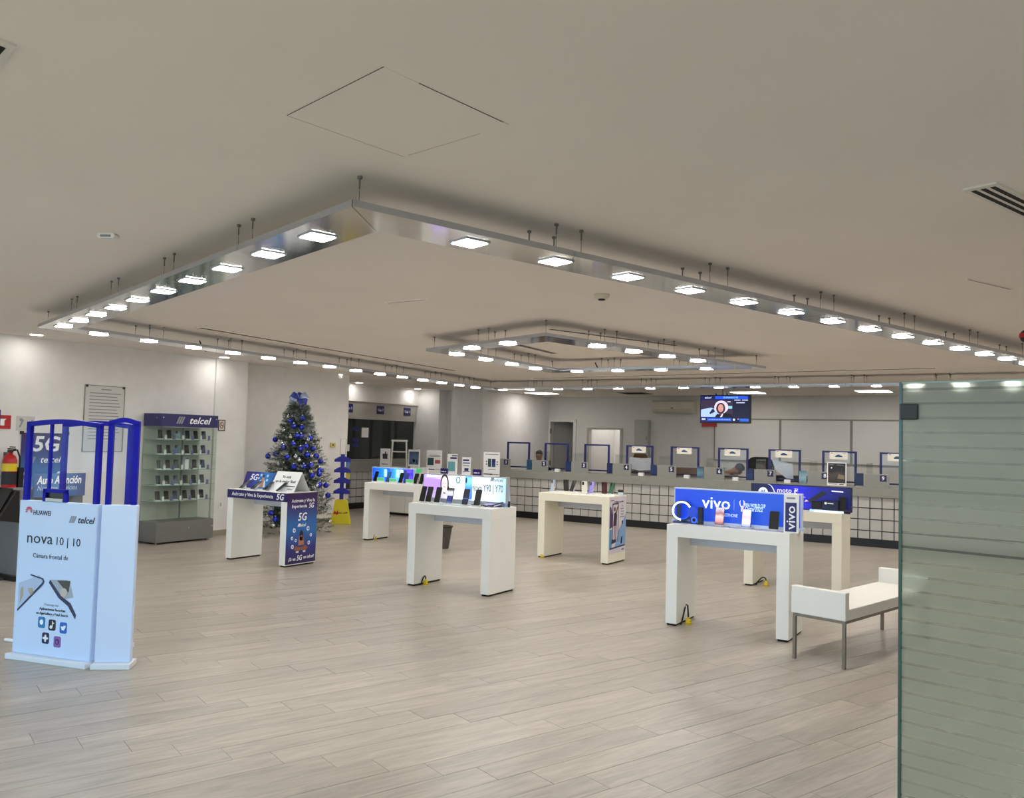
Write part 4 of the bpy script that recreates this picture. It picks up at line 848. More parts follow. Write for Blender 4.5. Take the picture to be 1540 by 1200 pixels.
for i, (x, y) in enumerate(((572.5, 727), (591, 728.5), (616, 730.5))):
    p = onz(x, y, TH); t = thing('price_tag', ('leftmost', 'middle', 'rightmost')[i]+' green-topped price tag on the blue screen table', 'price tag', tfix('t2', x, y, .12, .075), group='green price tags'); MB().box(-.07, .07, -.005, .0, 0, .075).build('card', PAPER, t); dec(t, 'green_field', [(-.066, .028), (.066, .028), (.066, .072), (-.066, .072)], -.005, GREEN)
p = ony(630, 712, 9.95); t = thing('price_tag', 'bright green price tag on a thin stem above the rightmost phone', 'price tag', (min(p.x, TB['t2'][0]+TW-.06), 9.95, TH)); MB().tube([(0, 0, 0), (0, 0, .17)], .004).build('stem', STEEL, t); MB().box(-.05, .05, -.004, 0, .16, .225).build('card', GREEN, t)

# ------------------------------------------------------------------ cream table with printed side
pm_ = MB().box(.015, .52, -.003, 0, .13, TH-.012).build('side_poster', mat('poster_lilac', 'd9d2dc', .5, var=.03), t_t4, loc=(TW+.0005, 0, 0), rz=math.pi/2)
for pl, c in (([(.02, .20), (.18, .20), (.30, .42), (.42, .52), (.515, .62), (.515, .20)], '86a8d4'), ([(.02, .45), (.10, .47), (.11, .60), (.06, .72), (.02, .74)], '4a2c6c'), ([(.02, .20), (.09, .20), (.09, .44), (.02, .44)], '5a9ad0'), ([(.13, .48), (.23, .48), (.24, .62), (.20, .66), (.15, .64)], '3c2038'), (ell(.17, .695, .024, .03, 12), '6a4038'), ([(.22, .62), (.27, .72), (.255, .735), (.20, .66)], '8a5a50'), ([(.15, .30), (.18, .30), (.18, .48), (.15, .48)], 'a87870'), ([(.20, .30), (.225, .30), (.23, .48), (.20, .48)], '7c6a88'), ([(.06, .25), (.22, .27), (.22, .31), (.10, .31)], '3a3a4a'), ([(.36, .24), (.40, .24), (.42, .33), (.38, .33)], '2a2a34'), ([(.40, .49), (.43, .49), (.43, .54), (.39, .53)], '24242c')):
    dec(pm_, 'figure_print', pl, -.003, mat('print_'+c, c, .5), .0015)
MB().xz([(.10, .27), (.115, .27), (.115, .765), (.10, .765)], -.006, -.003).xz([(.10, .755), (.28, .755), (.28, .77), (.10, .77)], -.006, -.003).xz([(.268, .27), (.28, .27), (.28, .755), (.268, .755)], -.006, -.003).build('phone_outline', INK, pm_)
for z, a, b in ((.72, .38, .42), (.685, .34, .44), (.65, .36, .45), (.615, .36, .44), (.58, .34, .46)): dec(pm_, 'text_line', [(a, z), (b, z), (b, z+.014), (a, z+.014)], -.003, GREYINK)
dec(pm_, 'text_line', [(.05, .80), (.14, .803), (.14, .815), (.05, .812)], -.003, mat('ink_red', 'a04a50', .5)); txt(pm_, 'El Clásico es la Red', .29, .785, .035, -.003, INK, wid=.27, bold=.0005)
dec(pm_, 'rule_line', [(.03, .185), (.49, .205), (.49, .222), (.03, .205)], -.0035, NAVY); txt(pm_, 'telcel', .43, .165, .035, -.003, INK, shear=.3)
T4P = [(828.5, 739.8, 'c9d4f0', 'white and blue phone, leftmost on the cream printed table', -40, 12), (851.6, 739.4, '1a1c1e', 'black phone seen edge-on, second from left on the cream printed table', 10, -12), (858.5, 740, '101214', 'black phone leaning right on the cream printed table', -25, 22), (879, 742.8, 'e8e4d8', 'white phone on the cream printed table', 8, -6), (886.8, 743, '9a8ee0', 'lilac phone on the cream printed table', -20, 18), (909, 744, '4a1c26', 'maroon phone on the cream printed table', 10, -8), (917.5, 744.6, '1f5a38', 'green phone on the cream printed table', -18, 16)]
for i, (x, y, c, lbl, rz, tl) in enumerate(T4P):
    p = onz(x, y, TH); phone(lbl, tpos('t4', x, y), math.radians(rz), tl, body=c, back=True, h=.158, group='phones on the cream printed table')
for i, (x, y) in enumerate(((838, 741), (868, 743), (898, 744.5), (924, 746))):
    p = onz(x, y, TH); t = thing('charging_pad', ('leftmost', 'second', 'third', 'rightmost')[i]+' white pad with cable on the cream printed table', 'pad', tpos('t4', x, y, .085), group='white pads on the cream table'); MB().xz(rrect(-.08, .08, 0, .008, .003, 2), -.05, .05).build('pad', PAPER, t); MB().tube([(-.05, -.02, .012), (-.01, .02, .025), (.03, -.01, .018), (.07, .03, .01)], .006, 6).build('cable', PAPER, t)
p = onz(933.5, 745.6, TH); t = thing('mini_card', 'small white card with a black top at the right end of the cream printed table', 'card', (p.x, p.y, TH)); MB().box(-.035, .035, -.006, .006, 0, .045).build('card', mat('card_pale', 'cfdbe4'), t); MB().box(-.036, .036, -.007, .007, .045, .075).build('band', BLACK, t); MB().box(-.034, .034, -.006, .006, .075, .084).build('edge', CARD, t)

# ================================================================== STANDING SIGNS BEHIND
sb = thing('sideboard', 'white low sideboard carrying upright phone posters, left of the counter', 'sideboard', (-11.05, 13.0, 0))
SBH = .84
box('carcass', 0, 2.6, 0, .35, .05, SBH-.03, WHITE, sb); box('top', -.01, 2.61, -.01, .36, SBH-.03, SBH, WHITE, sb); box('kick', .03, 2.57, .03, .33, 0, .05, DARK, sb)
for k in range(5): dr = box('door', .006+k*.52, .514+k*.52, -.016, 0, .06, SBH-.04, WHITE, sb); box('handle', .44+k*.52, .45+k*.52, -.03, -.016, .5, .6, STEEL, dr)
wx0, wx1 = ony(616, 705, 13.05).x, ony(642, 705, 13.05).x
wc = thing('white_carton', 'plain white carton at the left end of the sideboard', 'carton', (wx0, 13.06, SBH)); MB().box(0, wx1-wx0, 0, .2, 0, .125).build('body', PAPER, wc, .003); MB().box(0, wx1-wx0, -.001, .2, .125, .13).build('lid', MATS['box_lid'], wc)
def poster(px0, px1, pyt, Y, zb, label, prints, rz=0, name='poster_stand'):
    a, b = ony(px0, pyt, Y), ony(px1, pyt, Y); wd = b.x-a.x; h = (a.z+b.z)/2-zb
    t = thing(name, label, 'poster', (a.x, Y, zb), rz)
    MB().box(0, wd, 0, .008, 0, h).build('board', PAPER, t); MB().box(0, wd, -.02, .06, 0, .006).build('foot', ACRYL, t)
    for pl, mt_ in prints: dec(t, 'print', [(x*wd, z*h) for x, z in pl], 0, mt_)
    return t
R4 = lambda x0, x1, z0, z1: [(x0, z0), (x1, z0), (x1, z1), (x0, z1)]
PB, PT_, PRr = mat('pr_dark', '3a3c40', .5), mat('pr_teal', '2c4c52', .5), mat('pr_red', 'b85460', .5)
f1 = thing('floor_sign', 'white poster of a dark figure on a thin floor post behind the blue screen table', 'poster', (ony(579, 690, 12.6).x, 12.6, 0))
pw_ = ony(586, 690, 12.6).x-ony(571.5, 690, 12.6).x; zt_ = ony(579, 674.5, 12.6).z
MB().box(-pw_/2, pw_/2, 0, .01, zt_-.36, zt_).build('board', PAPER, f1); MB().tube([(0, .02, .02), (0, .02, zt_-.2)], .012).build('post', STEEL, f1); MB().lathe([(0, 0), (.15, 0), (.15, .015), (0, .02)], n=20).build('base', STEEL, f1)
for pl, m_ in ((R4(-.06, .06, zt_-.20, zt_-.10), PB), (ell(.01, zt_-.085, .016, .03, 10), PB), ([(-.07, zt_-.12), (-.05, zt_-.10), (-.03, zt_-.13), (-.06, zt_-.15)], PB), (R4(-.08, 0, zt_-.31, zt_-.295), NAVY), (R4(0, .08, zt_-.31, zt_-.295), GREYINK)): dec(f1, 'print', pl, 0, m_)
poster(614.5, 631.5, 676, 13.12, SBH+.13, 'white-edged poster with dark blue picture, left end of the sideboard', [(R4(.08, .92, .12, .88), gmat('pr_bluepic', [(0, '28344c'), (.4, '5a7094'), (1, '34485e')], 'Z', 0, .35, noise=.6)), (ell(.5, .35, .1, .1), INKW), (ell(.75, .3, .07, .08), INKW)])
poster(641.8, 664.8, 677, 13.1, SBH, 'white poster with a dark green phone and a red block on the sideboard', [(R4(.08, .48, .38, .68), PT_), (R4(.56, .90, .45, .60), PRr), (R4(.2, .85, .78, .81), GREYINK), (R4(.12, .9, .73, .755), GREYINK), (R4(.05, .55, .185, .225), NAVY), (R4(.6, .95, .19, .21), GREYINK)])
poster(673, 686, 683, 13.1, SBH, 'white standing card with a turquoise phone on the sideboard', [(R4(.1, .8, .2, .65), mat('pr_aqua', '6aa8b4', .5)), (R4(.3, .95, .78, .86), NAVY), (R4(.45, 1, .9, .95), NAVY)], .25)
poster(695, 707, 687.5, 13.1, SBH, 'narrow white price card with blue lines and a large number on the sideboard', [(R4(.1, .8, .80, .88), NAVY), (R4(.1, .9, .66, .72), mat('pr_bl', '4a58a0', .5)), (R4(.15, .8, .52, .57), GREYINK), (R4(.3, .75, .28, .42), NAVY), (R4(.15, .9, .22, .26), mat('pr_bl', '4a58a0'))], .2)
poster(727.5, 752, 680, 13.1, SBH, 'white poster with two phones in front of counter station 1', [(R4(.28, .48, .42, .74), PT_), (R4(.52, .74, .42, .74), gmat('pr_phoneblue', [(0, '5a78c0'), (1, '1c2c5c')], 'Z', 0, .3)), (R4(.1, .9, .9, .93), GREYINK), (R4(.3, .75, .30, .33), GREYINK), (R4(.04, .58, .11, .15), INK), (R4(.62, .95, .12, .14), INK), (R4(.16, .22, .5, .55), INK), (R4(.82, .88, .5, .55), INK), (R4(.16, .22, .6, .65), INK), (R4(.82, .88, .6, .65), INK)])
for i, (x0, x1, yt) in enumerate(((662.5, 672.5, 704), (711, 723, 705.5))):
    a, b = ony(x0, yt, 13.05), ony(x1, yt, 13.05); t = thing('purple_card', ('small purple card beside the green phone poster', 'small purple card left of the two-phone poster')[i], 'card', (a.x, 13.05, SBH)); wq = b.x-a.x; hq = a.z-SBH
    MB().xz(rrect(0, wq, 0, hq, .012), 0, .03).build('block', mat('card_purple', '2c1f6e', .4), t); dec(t, 'text_line', R4(wq*.15, wq*.6, hq*.45, hq*.6), 0, INKW); dec(t, 'text_line', R4(wq*.7, wq*.85, hq*.45, hq*.6), 0, INKW)
# stepladder
ld = thing('stepladder', 'white stepladder standing open behind the tables, before the cashier booth', 'stepladder', (-11.35, 13.75, 0), math.radians(40))
LWH = mat('ladder_white', 'd8d6d0', .5); LOL = mat('ladder_olive', '6e6858', .5)
for s_ in (-1, 1):
    MB().tube([(s_*.20, -.32, 0), (s_*.14, -.02, 1.46)], .02, 6).build('front_rail', LWH, ld); MB().tube([(s_*.20, .38, 0), (s_*.15, .02, 1.46)], .022, 6).build('rear_rail', LOL, ld)
for k in range(4):
    z = .28+k*.32; f_ = z/1.46; y_ = -.32+.30*f_; x_ = .20-.06*f_; box('step', -x_, x_, y_-.04, y_+.05, z-.012, z+.012, LWH, ld)
for k in range(2): z = .35+k*.5; f_ = z/1.46; y_ = .38-.36*f_; MB().tube([(-.19, y_, z), (.19, y_, z)], .012, 6).build('brace', LWH, ld)
box('top_cap', -.17, .17, -.06, .06, 1.45, 1.49, LWH, ld)
p = onz(671, 826, 0); t = thing('waste_bin', 'slim dark tapered waste bin behind the bright light box table', 'waste bin', (p.x-.09, p.y+.06, 0)); MB().lathe([(.07, 0), (.115, .30), (.12, .30), (.12, .315), (.105, .315), (.10, .29), (.06, .02), (0, .02)], n=20).build('bucket', mat('bin_dark', '4a443c', .5), t, smooth=False); MB().lathe([(.105, .30), (.126, .30), (.126, .318), (.105, .318)], n=20).build('rim', BLACK, t)

# ================================================================== LEFT SIDE
# glass display cabinet
KX0, KX1, KY0, KY1, KH = -10.47, -10.09, 7.16, 8.09, 1.785
kc = thing('display_cabinet', 'tall glass phone cabinet with a navy header and grey base on the left wall', 'display cabinet', (KX1, KY0, 0), math.pi/2)
KW, KD = KY1-KY0, KX1-KX0            # local x -> +Y, local y -> -X (into the wall)
GB = mat('cabinet_grey', '6f6e6a', .4, var=.04)
box('base', 0, KW, 0, KD, .025, .30, GB, kc, .003)
for x in (.05, KW-.05): MB().tube([(x, .06, 0), (x, .06, .025)], .018, 10).build('foot', STEEL, kc)
hd = box('header', -.004, KW+.004, -.006, KD, 1.61, KH, mat('header_navy', '25245f', .35), kc, .003)
txt(hd, 'telcel', KW*.66, 1.697, .135, -.006, INKW, shear=.3, wid=.36, bold=.002); emblem(hd, KW*.25, 1.65, .10, -.006, GREYINK)
for x in (.03, KW-.03): MB().tube([(x, -.014, 1.73), (x, -.004, 1.73)], .009, 10).build('stud', ALU, hd)
MB().box(-.0115, -.0035, .08, .09, 1.72, 1.735).build('stud', ALU, hd)
for nm, a in (('front_pane', (0, KW/2-.001, 0, .005)), ('front_pane', (KW/2+.001, KW, 0, .005)), ('side_pane', (0, .005, .006, KD)), ('side_pane', (KW-.005, KW, .006, KD))): box(nm, a[0], a[1], a[2], a[3], .30, 1.61, GLASS, kc)
box('back_panel', .005, KW-.005, KD-.01, KD, .30, 1.61, mat('cabinet_back', 'cfd2c2', .35, var=.02), kc)
SHZ = (.585, .80, 1.015, 1.225, 1.43)
for z in SHZ: box('shelf', .008, KW-.008, .012, KD-.012, z-.006, z, mat('shelf_glass_green', '9fb8a8', .1, spec=.6), kc)
for z in (.20,): 
    for x in (KW*.55, KW-.03): MB().tube([(x, -.012, z), (x, 0, z)], .011, 10).build('lock', ALU, kc)
MB().box(KW*.66, KW*.68, KD-.02, KD-.01, .30, 1.61).build('slot_rail', GREYINK, kc)
box('light_bar', .1, KW-.1, .05, .09, 1.595, 1.61, PAPER, kc)
rows_ = [('lowest', SHZ[0]), ('second lowest', SHZ[1]), ('middle', SHZ[2]), ('second highest', SHZ[3]), ('highest', SHZ[4])]
cols_ = ['20233a', '15171c', '3a3a5c', '4a6a90', '2c2f38', '55606c', '8fa8a8', '303a60']
for ri, (rn, z) in enumerate(rows_):
    for ci, fx in enumerate((.10, .25, .40, .57, .72, .87)):
        if ri == 2 and ci == 3: continue
        c = cols_[(ri*3+ci*5) % 8]
        o = phone('phone on the %s glass shelf of the display cabinet, number %s from the left' % (rn, ('one', 'two', 'three', 'four', 'five', 'six')[ci]), (KX1-.13, KY0+fx*KW, z), math.pi/2+math.radians(-20), 20, body=c, h=.125, wd=.062, group='phones in the glass cabinet', back=(ci % 3 == 2))
        cd_ = MB().box(-.017, .017, -.003, .003, 0, .06).build('price_card', mat('card_violet', '6a66a0', .5) if ci % 2 else PAPER, loc=(KX1-.09, KY0+fx*KW+.055, z), rz=math.pi/2)
        tag(cd_, 'small price card on the %s cabinet shelf, number %s from the left' % (rn, ('one', 'two', 'three', 'four', 'five', 'six')[ci]), 'price card', 'price cards in the glass cabinet')
o = MB().box(-.035, .035, -.02, .02, 0, .17).box(-.03, .03, -.021, -.02, .14, .16, 1).build('phone_carton', [PAPER, GREYINK], loc=(KX1-.14, KY0+.57*KW, SHZ[2]), rz=math.pi/2); tag(o, 'upright white phone carton on the middle shelf of the display cabinet', 'carton')

def wall_thing(name, label, cat, y, z, x=XL): return thing(name, label, cat, (x+.001, y, z), math.pi/2)
# framed notice
t = wall_thing('framed_notice', 'clear framed sheet with many printed lines on the left wall', 'notice', 6.31, 1.255)
MB().box(0, .55, -.006, 0, 0, .86).build('sheet', mat('notice_sheet', 'd2d0cb', .35), t)
for a in ((-.01, .0, 0, .86), (.55, .56, 0, .86), (-.01, .56, -.01, 0), (-.01, .56, .86, .87)): MB().box(a[0], a[1], -.012, 0, a[2], a[3]).build('edge', STEEL, t)
for k in range(15): dec(t, 'text_line', R4(.06, .50-.05*((k*7) % 4)/3, .76-k*.043, .772-k*.043), -.006, GREYINK)
dec(t, 'heading', R4(.22, .36, .81, .825), -.006, GREYINK)
for x, z in ((0, .84), (.52, .84)): MB().box(x, x+.03, -.02, 0, z, z+.03).build('clip', INK, t)
# hanging 5G banner
t = wall_thing('wall_banner', 'purple to blue 5G banner with metal corners on the left wall', 'banner', 5.53, .76)
MB().box(0, .57, -.012, -.004, 0, .72).build('cloth', gmat('banner_5g', [(0, '4a86bc'), (.35, '3a72b4'), (.7, '33307a'), (1, '331f58')], 'Z', 0, .72, noise=.1), t)
for x in (.0, .57): 
    for z in (0, .72): MB().box(x-.02, x+.02, -.02, 0, z-.02, z+.02).build('corner_clip', BLACK, t)
txt(t, '5G', .30, .575, .26, -.012, INKW, shear=.15, wid=.34, bold=.006); txt(t, 'telcel', .36, .385, .11, -.012, INKW, shear=.3, wid=.26, bold=.001); emblem(t, .08, .35, .075, -.012, GREYINK)
for pl, c in ((ell(.49, .20, .038, .042, 16), 'e8ecf4'), (ell(.49, .20, .014, .02, 8), '33407a'), (ell(.26, .18, .03, .035, 12), 'a87868'), ([(.20, .02), (.32, .02), (.30, .15), (.22, .15)], '7ab0e0'), ([(.03, .05), (.15, .16), (.12, .20), (.02, .13)], '9cc8f0'), (ell(.06, .22, .025, .02, 10), 'd8dce8')): dec(t, 'print', pl, -.012, mat('print_'+c, c, .5))
# small wall signs
t = wall_thing('fire_sign', 'red fire equipment sign at the left edge of the wall', 'sign', 5.22, 1.52); MB().box(0, .175, -.006, 0, 0, .165).build('plate', RED, t); dec(t, 'pictogram', [(.05, .04), (.10, .04), (.10, .10), (.12, .12), (.05, .12)], -.006, INKW)
t = wall_thing('route_sign', 'pale grey sign with a diagonal mark beside the red sign', 'sign', 5.46, 1.505); MB().box(0, .22, -.005, 0, 0, .175).build('plate', mat('sign_grey', 'c9c7c2', .5), t); dec(t, 'pictogram', [(.03, .04), (.05, .04), (.09, .13), (.07, .13)], -.005, GREYINK); dec(t, 'pictogram', [(.12, .02), (.14, .02), (.20, .13), (.18, .13)], -.005, GREYINK); dec(t, 'pictogram', ell(.055, .13, .02, .02, 12), -.006, GREYINK)
t = wall_thing('no_smoking_sign', 'small framed no-smoking sign right of the display cabinet', 'sign', 8.40, 1.57, XL+.035); MB().box(0, .125, -.005, 0, 0, .165).build('plate', mat('sign_cream', 'd8d2c4', .5), t)
for a in ((0, .012, 0, .165), (.113, .125, 0, .165), (.012, .113, 0, .01), (.012, .113, .155, .165)): MB().box(a[0], a[1], -.008, 0, a[2], a[3]).build('edge', INK, t)
dec(t, 'ring_mark', ell(.062, .085, .038, .05, 18), -.005, mat('mark_red', '8a3a3a', .5)); dec(t, 'ring_mark', ell(.062, .085, .028, .038, 18), -.0065, mat('sign_cream', 'd8d2c4')); dec(t, 'slash', [(.035, .115), (.042, .12), (.09, .058), (.083, .05)], -.008, MATS['mark_red']); dec(t, 'cigarette', R4(.038, .088, .08, .088), -.007, INK)
t = wall_thing('wall_outlet', 'white wall outlet low on the pilaster', 'outlet', 8.47, .40, XL+.035); MB().xz(rrect(0, .07, 0, .115, .008, 2), -.007, 0).build('plate', PAPER, t); MB().box(.02, .05, -.009, -.007, .03, .085).build('socket', mat('socket_grey', 'bdbbb4', .5), t)
t = wall_thing('thermostat', 'small yellowed thermostat on the wall right of the Christmas tree', 'thermostat', 11.02, 1.33, XP); MB().xz(rrect(0, .12, 0, .085, .015, 3), -.03, 0).build('case', mat('aged_yellow', 'cfc07a', .5), t); MB().box(.035, .07, -.033, -.03, .03, .055).build('dial', INK, t)
# fire extinguisher
t = wall_thing('fire_extinguisher', 'red fire extinguisher with a yellow label hanging on the left wall', 'fire extinguisher', 5.36, .80)
MB().lathe([(0, 0), (.075, 0), (.08, .02), (.08, .34), (.06, .395), (.028, .42), (.028, .44), (0, .44)], (0, -.10, 0), 20).build('cylinder', RED, t, smooth=True)
MB().lathe([(.0805, .22), (.0815, .22), (.0815, .31), (.0805, .31)], (0, -.10, 0), 20).build('label', YELLOW, t); MB().lathe([(.0805, .06), (.0815, .06), (.0815, .21), (.0805, .21)], (0, -.10, 0), 20).build('label', INK, t)
MB().box(-.02, .02, -.13, -.07, .44, .47).box(-.015, .015, -.20, -.06, .475, .49).box(-.012, .012, -.19, -.1, .50, .512).build('valve', BLACK, t); MB().tube([(.02, -.10, .46), (.08, -.10, .47), (.115, -.10, .38), (.12, -.10, .15), (.115, -.10, .06)], [.01, .01, .01, .012, .022], 8).build('hose', BLACK, t, smooth=True); MB().box(.09, .15, -.14, -.04, .0, .26).build('case', BLACK, t)
MB().box(-.03, .03, -.02, 0, .30, .44).build('hook', STEEL, t)
# edge stand at the far left of the frame
p = onx(-6, 720, -9.0); t = thing('pole_sign', 'navy sign on a steel pole, cut by the left edge', 'sign', (-9.0, p.y-.07, 0), math.pi/2); MB().tube([(.06, 0, .02), (.06, 0, 1.6)], .012).build('pole', STEEL, t); MB().box(-.30, .075, -.012, .012, 1.5, 1.72).build('plate', NAVY, t); MB().lathe([(0, 0), (.16, 0), (.16, .015), (0, .02)], (.06, 0, 0), 20).build('base', STEEL, t)
# self-service kiosk
kp = onx(60, 760, -8.7)
kk = thing('service_kiosk', 'dark self-service kiosk with a sloping screen and a blue header, behind the security pedestals', 'kiosk', (-8.7, kp.y, 0), math.pi/2)
KG = mat('kiosk_grey', '6a6b6e', .4)
def kl(px, py): P = onx(px, py, -8.7); return P.y-kp.y, P.z
xa, za = kl(27, 738); xb, zb_ = kl(29, 786); xc, zc_ = kl(-4, 783); xd, zd = kl(-2, 777)
MB().xz([(xa, za), (xb, zb_), (xc, zc_), (xd, zd), (xa-.03, za+.01)], -.02, .42).build('screen_slab', BLACK, kk, .006)
MB().xz([(xd+.005, zd+.012), (xa-.035, za+.02), (xa-.04, za+.024), (xd, zd+.016)], .02, .38).build('touch_screen', SCREEN, kk)
x0_, z0_ = kl(30, 737); x1_, z1_ = kl(125, 742)
MB().box(x0_, x1_, .0, .40, .05, z0_).build('cabinet', KG, kk, .004); MB().box(x0_-.03, x1_+.03, -.03, .43, 0, .05).build('base', BLACK, kk)
x0_, z0_ = kl(48, 745); x1_, z1_ = kl(124, 711)
hdr = MB().box(x0_, x1_+.02, -.03, -.01, z0_-.02, z1_).build('header', gmat('kiosk_head', [(0, '4a6a9c'), (.5, '5a88bc'), (1, '3c4c84')], 'X', x0_, x1_, noise=.3), kk)
txt(hdr, 'Auto Atención', (x0_+x1_)/2, z0_+(z1_-z0_)*.68, .115, -.03, INKW, shear=.2, wid=(x1_-x0_)*.9, bold=.003); txt(hdr, 'Nuestros servicios', (x0_+x1_)/2-.02, z0_+(z1_-z0_)*.32, .075, -.03, mat('ink_pale', 'c4d2e8', .5), shear=.2, wid=(x1_-x0_)*.8)

# ------------------------------------------------------------------ anti-theft pedestals by the entrance
BOARD = mat('board_pale_blue', 'cddef9', .35, var=.02, scale=2)
def pedestal(label, loc, rz, wd, hb, ht, thin=.035, mids=()):
    t = thing('security_pedestal', label, 'security gate', loc, rz, 'security pedestals at the entrance')
    MB().box(-.01, wd+.01, -.07, .09, 0, .035).build('foot_plate', mat('foot_white', 'dfe3ea', .4), t, .004)
    MB().box(0, wd, -.025, .025, .035, hb).build('cover', BOARD, t, .006)
    w_ = .032
    for x in (.03, wd-.03): MB().box(x-w_/2, x+w_/2, -.016, .016, hb, ht-.03).build('upright', GATEBLUE, t)
    arc_ = [(x, 0, ht-.03+.022*math.sin(math.pi*(x-.03+.0)/(wd-.06))) for x in [.03+(wd-.06)*i/12 for i in range(13)]]
    mb = MB()
    for i in range(12): mb.add([(arc_[i][0]-(w_/2 if i == 0 else 0), y, arc_[i][2]+dz_) for y, dz_ in ((-.016, -.016), (.016, -.016), (.016, .016), (-.016, .016))]+[(arc_[i+1][0]+(w_/2 if i == 11 else 0), y, arc_[i+1][2]+dz_) for y, dz_ in ((-.016, -.016), (.016, -.016), (.016, .016), (-.016, .016))], [(0, 4, 5, 1), (1, 5, 6, 2), (2, 6, 7, 3), (3, 7, 4, 0), (0, 1, 2, 3), (7, 6, 5, 4)])
    mb.build('top_arch', GATEBLUE, t)
    for x in mids: MB().box(x-.008, x+.008, -.01, .01, hb, ht-.025).build('inner_bar', GATEBLUE, t)
    MB().box(.046, wd-.046, -.003, .003, hb, ht-.04).build('clear_panel', ACRYL, t)
    return t
a, b = onz(22, 987, 0), onz(138, 1003, 0); d = b-a; rzA = math.atan2(d.y, d.x); WA = d.length
pa = pedestal('security pedestal with a printed phone advert cover and blue arched frame', (a.x, a.y, 0), rzA, WA, 1.055, 1.60, mids=(.22,))
yq = -.025
emb = MB()
for k in range(8):
    an = math.radians(-15+k*210/7); ca, sa = math.cos(an), math.sin(an)
    emb.xz([(.085+.006*ca, .985+.006*sa), (.085+.026*math.cos(an-.22), .985+.026*math.sin(an-.22)), (.085+.032*ca, .985+.032*sa), (.085+.026*math.cos(an+.22), .985+.026*math.sin(an+.22))], yq-.0012, yq)
emb.build('flower_emblem', mat('emblem_red', 'c8203a', .5), pa)
txt(pa, 'HUAWEI', .20, .975, .045, yq, INK, wid=.15, bold=.0006); txt(pa, 'telcel', .57, .945, .06, yq, INK, shear=.3, wid=.14, bold=.001); emblem(pa, .43, .925, .045, yq, GREYINK)
txt(pa, 'nova', .19, .805, .105, yq, INK, wid=.22); txt(pa, '10 | 10', .43, .795, .075, yq, INK, wid=.20); txt(pa, 'Cámara frontal de', .29, .69, .042, yq, INK, wid=.30)
# phone picture and app icons
dec(pa, 'phone_picture', [(.03, .50), (.20, .56), (.24, .53), (.03, .33)], yq, mat('pic_blue', 'b4c2dc', .5)); dec(pa, 'phone_edge', [(.13, .565), (.24, .545), (.252, .525), (.245, .505), (.03, .31), (.03, .325), (.232, .515), (.238, .528), (.228, .538), (.13, .556)], yq-.0012, mat('pic_edge', '2c3050', .4))
dec(pa, 'hair_picture', [(.05, .46), (.07, .48), (.075, .42), (.05, .37)], yq-.0012, mat('pic_tan', 'b0a488', .5)); dec(pa, 'hair_picture', [(.11, .47), (.15, .475), (.165, .44), (.14, .42)], yq-.0012, mat('pic_tan', 'b0a488'))
dec(pa, 'phone_picture', [(.30, .54), (.44, .55), (.48, .50), (.50, .44), (.42, .42), (.31, .50)], yq, mat('pic_grey', 'a9aeb8', .5)); dec(pa, 'phone_edge', [(.29, .52), (.30, .54), (.40, .44), (.48, .40), (.53, .33), (.525, .30), (.46, .38), (.38, .425)], yq-.0012, MATS['pic_edge']); dec(pa, 'hair_picture', [(.36, .54), (.47, .545), (.46, .47), (.42, .49)], yq-.0015, mat('pic_dark', '4a463e', .5)); dec(pa, 'phone_picture', ell(.42, .465, .03, .03, 12), yq-.002, mat('pic_skin', 'cdbcae', .5))
txt(pa, 'Descarga tus', .32, .375, .022, yq, GREYINK, wid=.12); txt(pa, 'Aplicaciones favoritas', .33, .345, .024, yq, INK, wid=.22, bold=.0004); txt(pa, 'en AppGallery y Petal Search', .33, .315, .024, yq, INK, wid=.27, bold=.0004)
for x, z, c in ((.245, .255, '2a7ab4'), (.335, .245, '14101c'), (.43, .235, '1c66c0'), (.285, .155, '10123c'), (.385, .14, '8a5aa8')):
    dec(pa, 'app_icon', rrect(x-.03, x+.03, z-.036, z+.036, .012, 3), yq, mat('icon_'+c, c, .4))
dec(pa, 'icon_mark', ell(.245, .257, .015, .018, 12), yq-.0015, INKW); MB().xz(ell(.328, .232, .011, .012, 10), yq-.003, yq-.0012).xz(R4(.336, .341, .232, .272), yq-.003, yq-.0012).xz(R4(.341, .352, .255, .262), yq-.003, yq-.0012).build('icon_mark', INKW, pa)
dec(pa, 'icon_mark', [(.41, .245), (.418, .222), (.435, .219), (.447, .235), (.453, .252), (.444, .249), (.436, .253), (.43, .243)], yq-.0015, INKW)
MB().xz(ell(.285, .167, .008, .012, 8), yq-.003, yq-.0012).xz(ell(.285, .142, .008, .012, 8), yq-.003, yq-.0012).xz(ell(.272, .155, .011, .008, 8), yq-.003, yq-.0012).xz(ell(.298, .155, .011, .008, 8), yq-.003, yq-.0012).build('icon_mark', INKW, pa)
dec(pa, 'icon_mark', ell(.385, .14, .016, .019, 14), yq-.0015, mat('icon_dk', '2a1c4a', .4)); dec(pa, 'icon_mark', ell(.385, .14, .009, .011, 12), yq-.003, mat('icon_8a5aa8', '8a5aa8'))
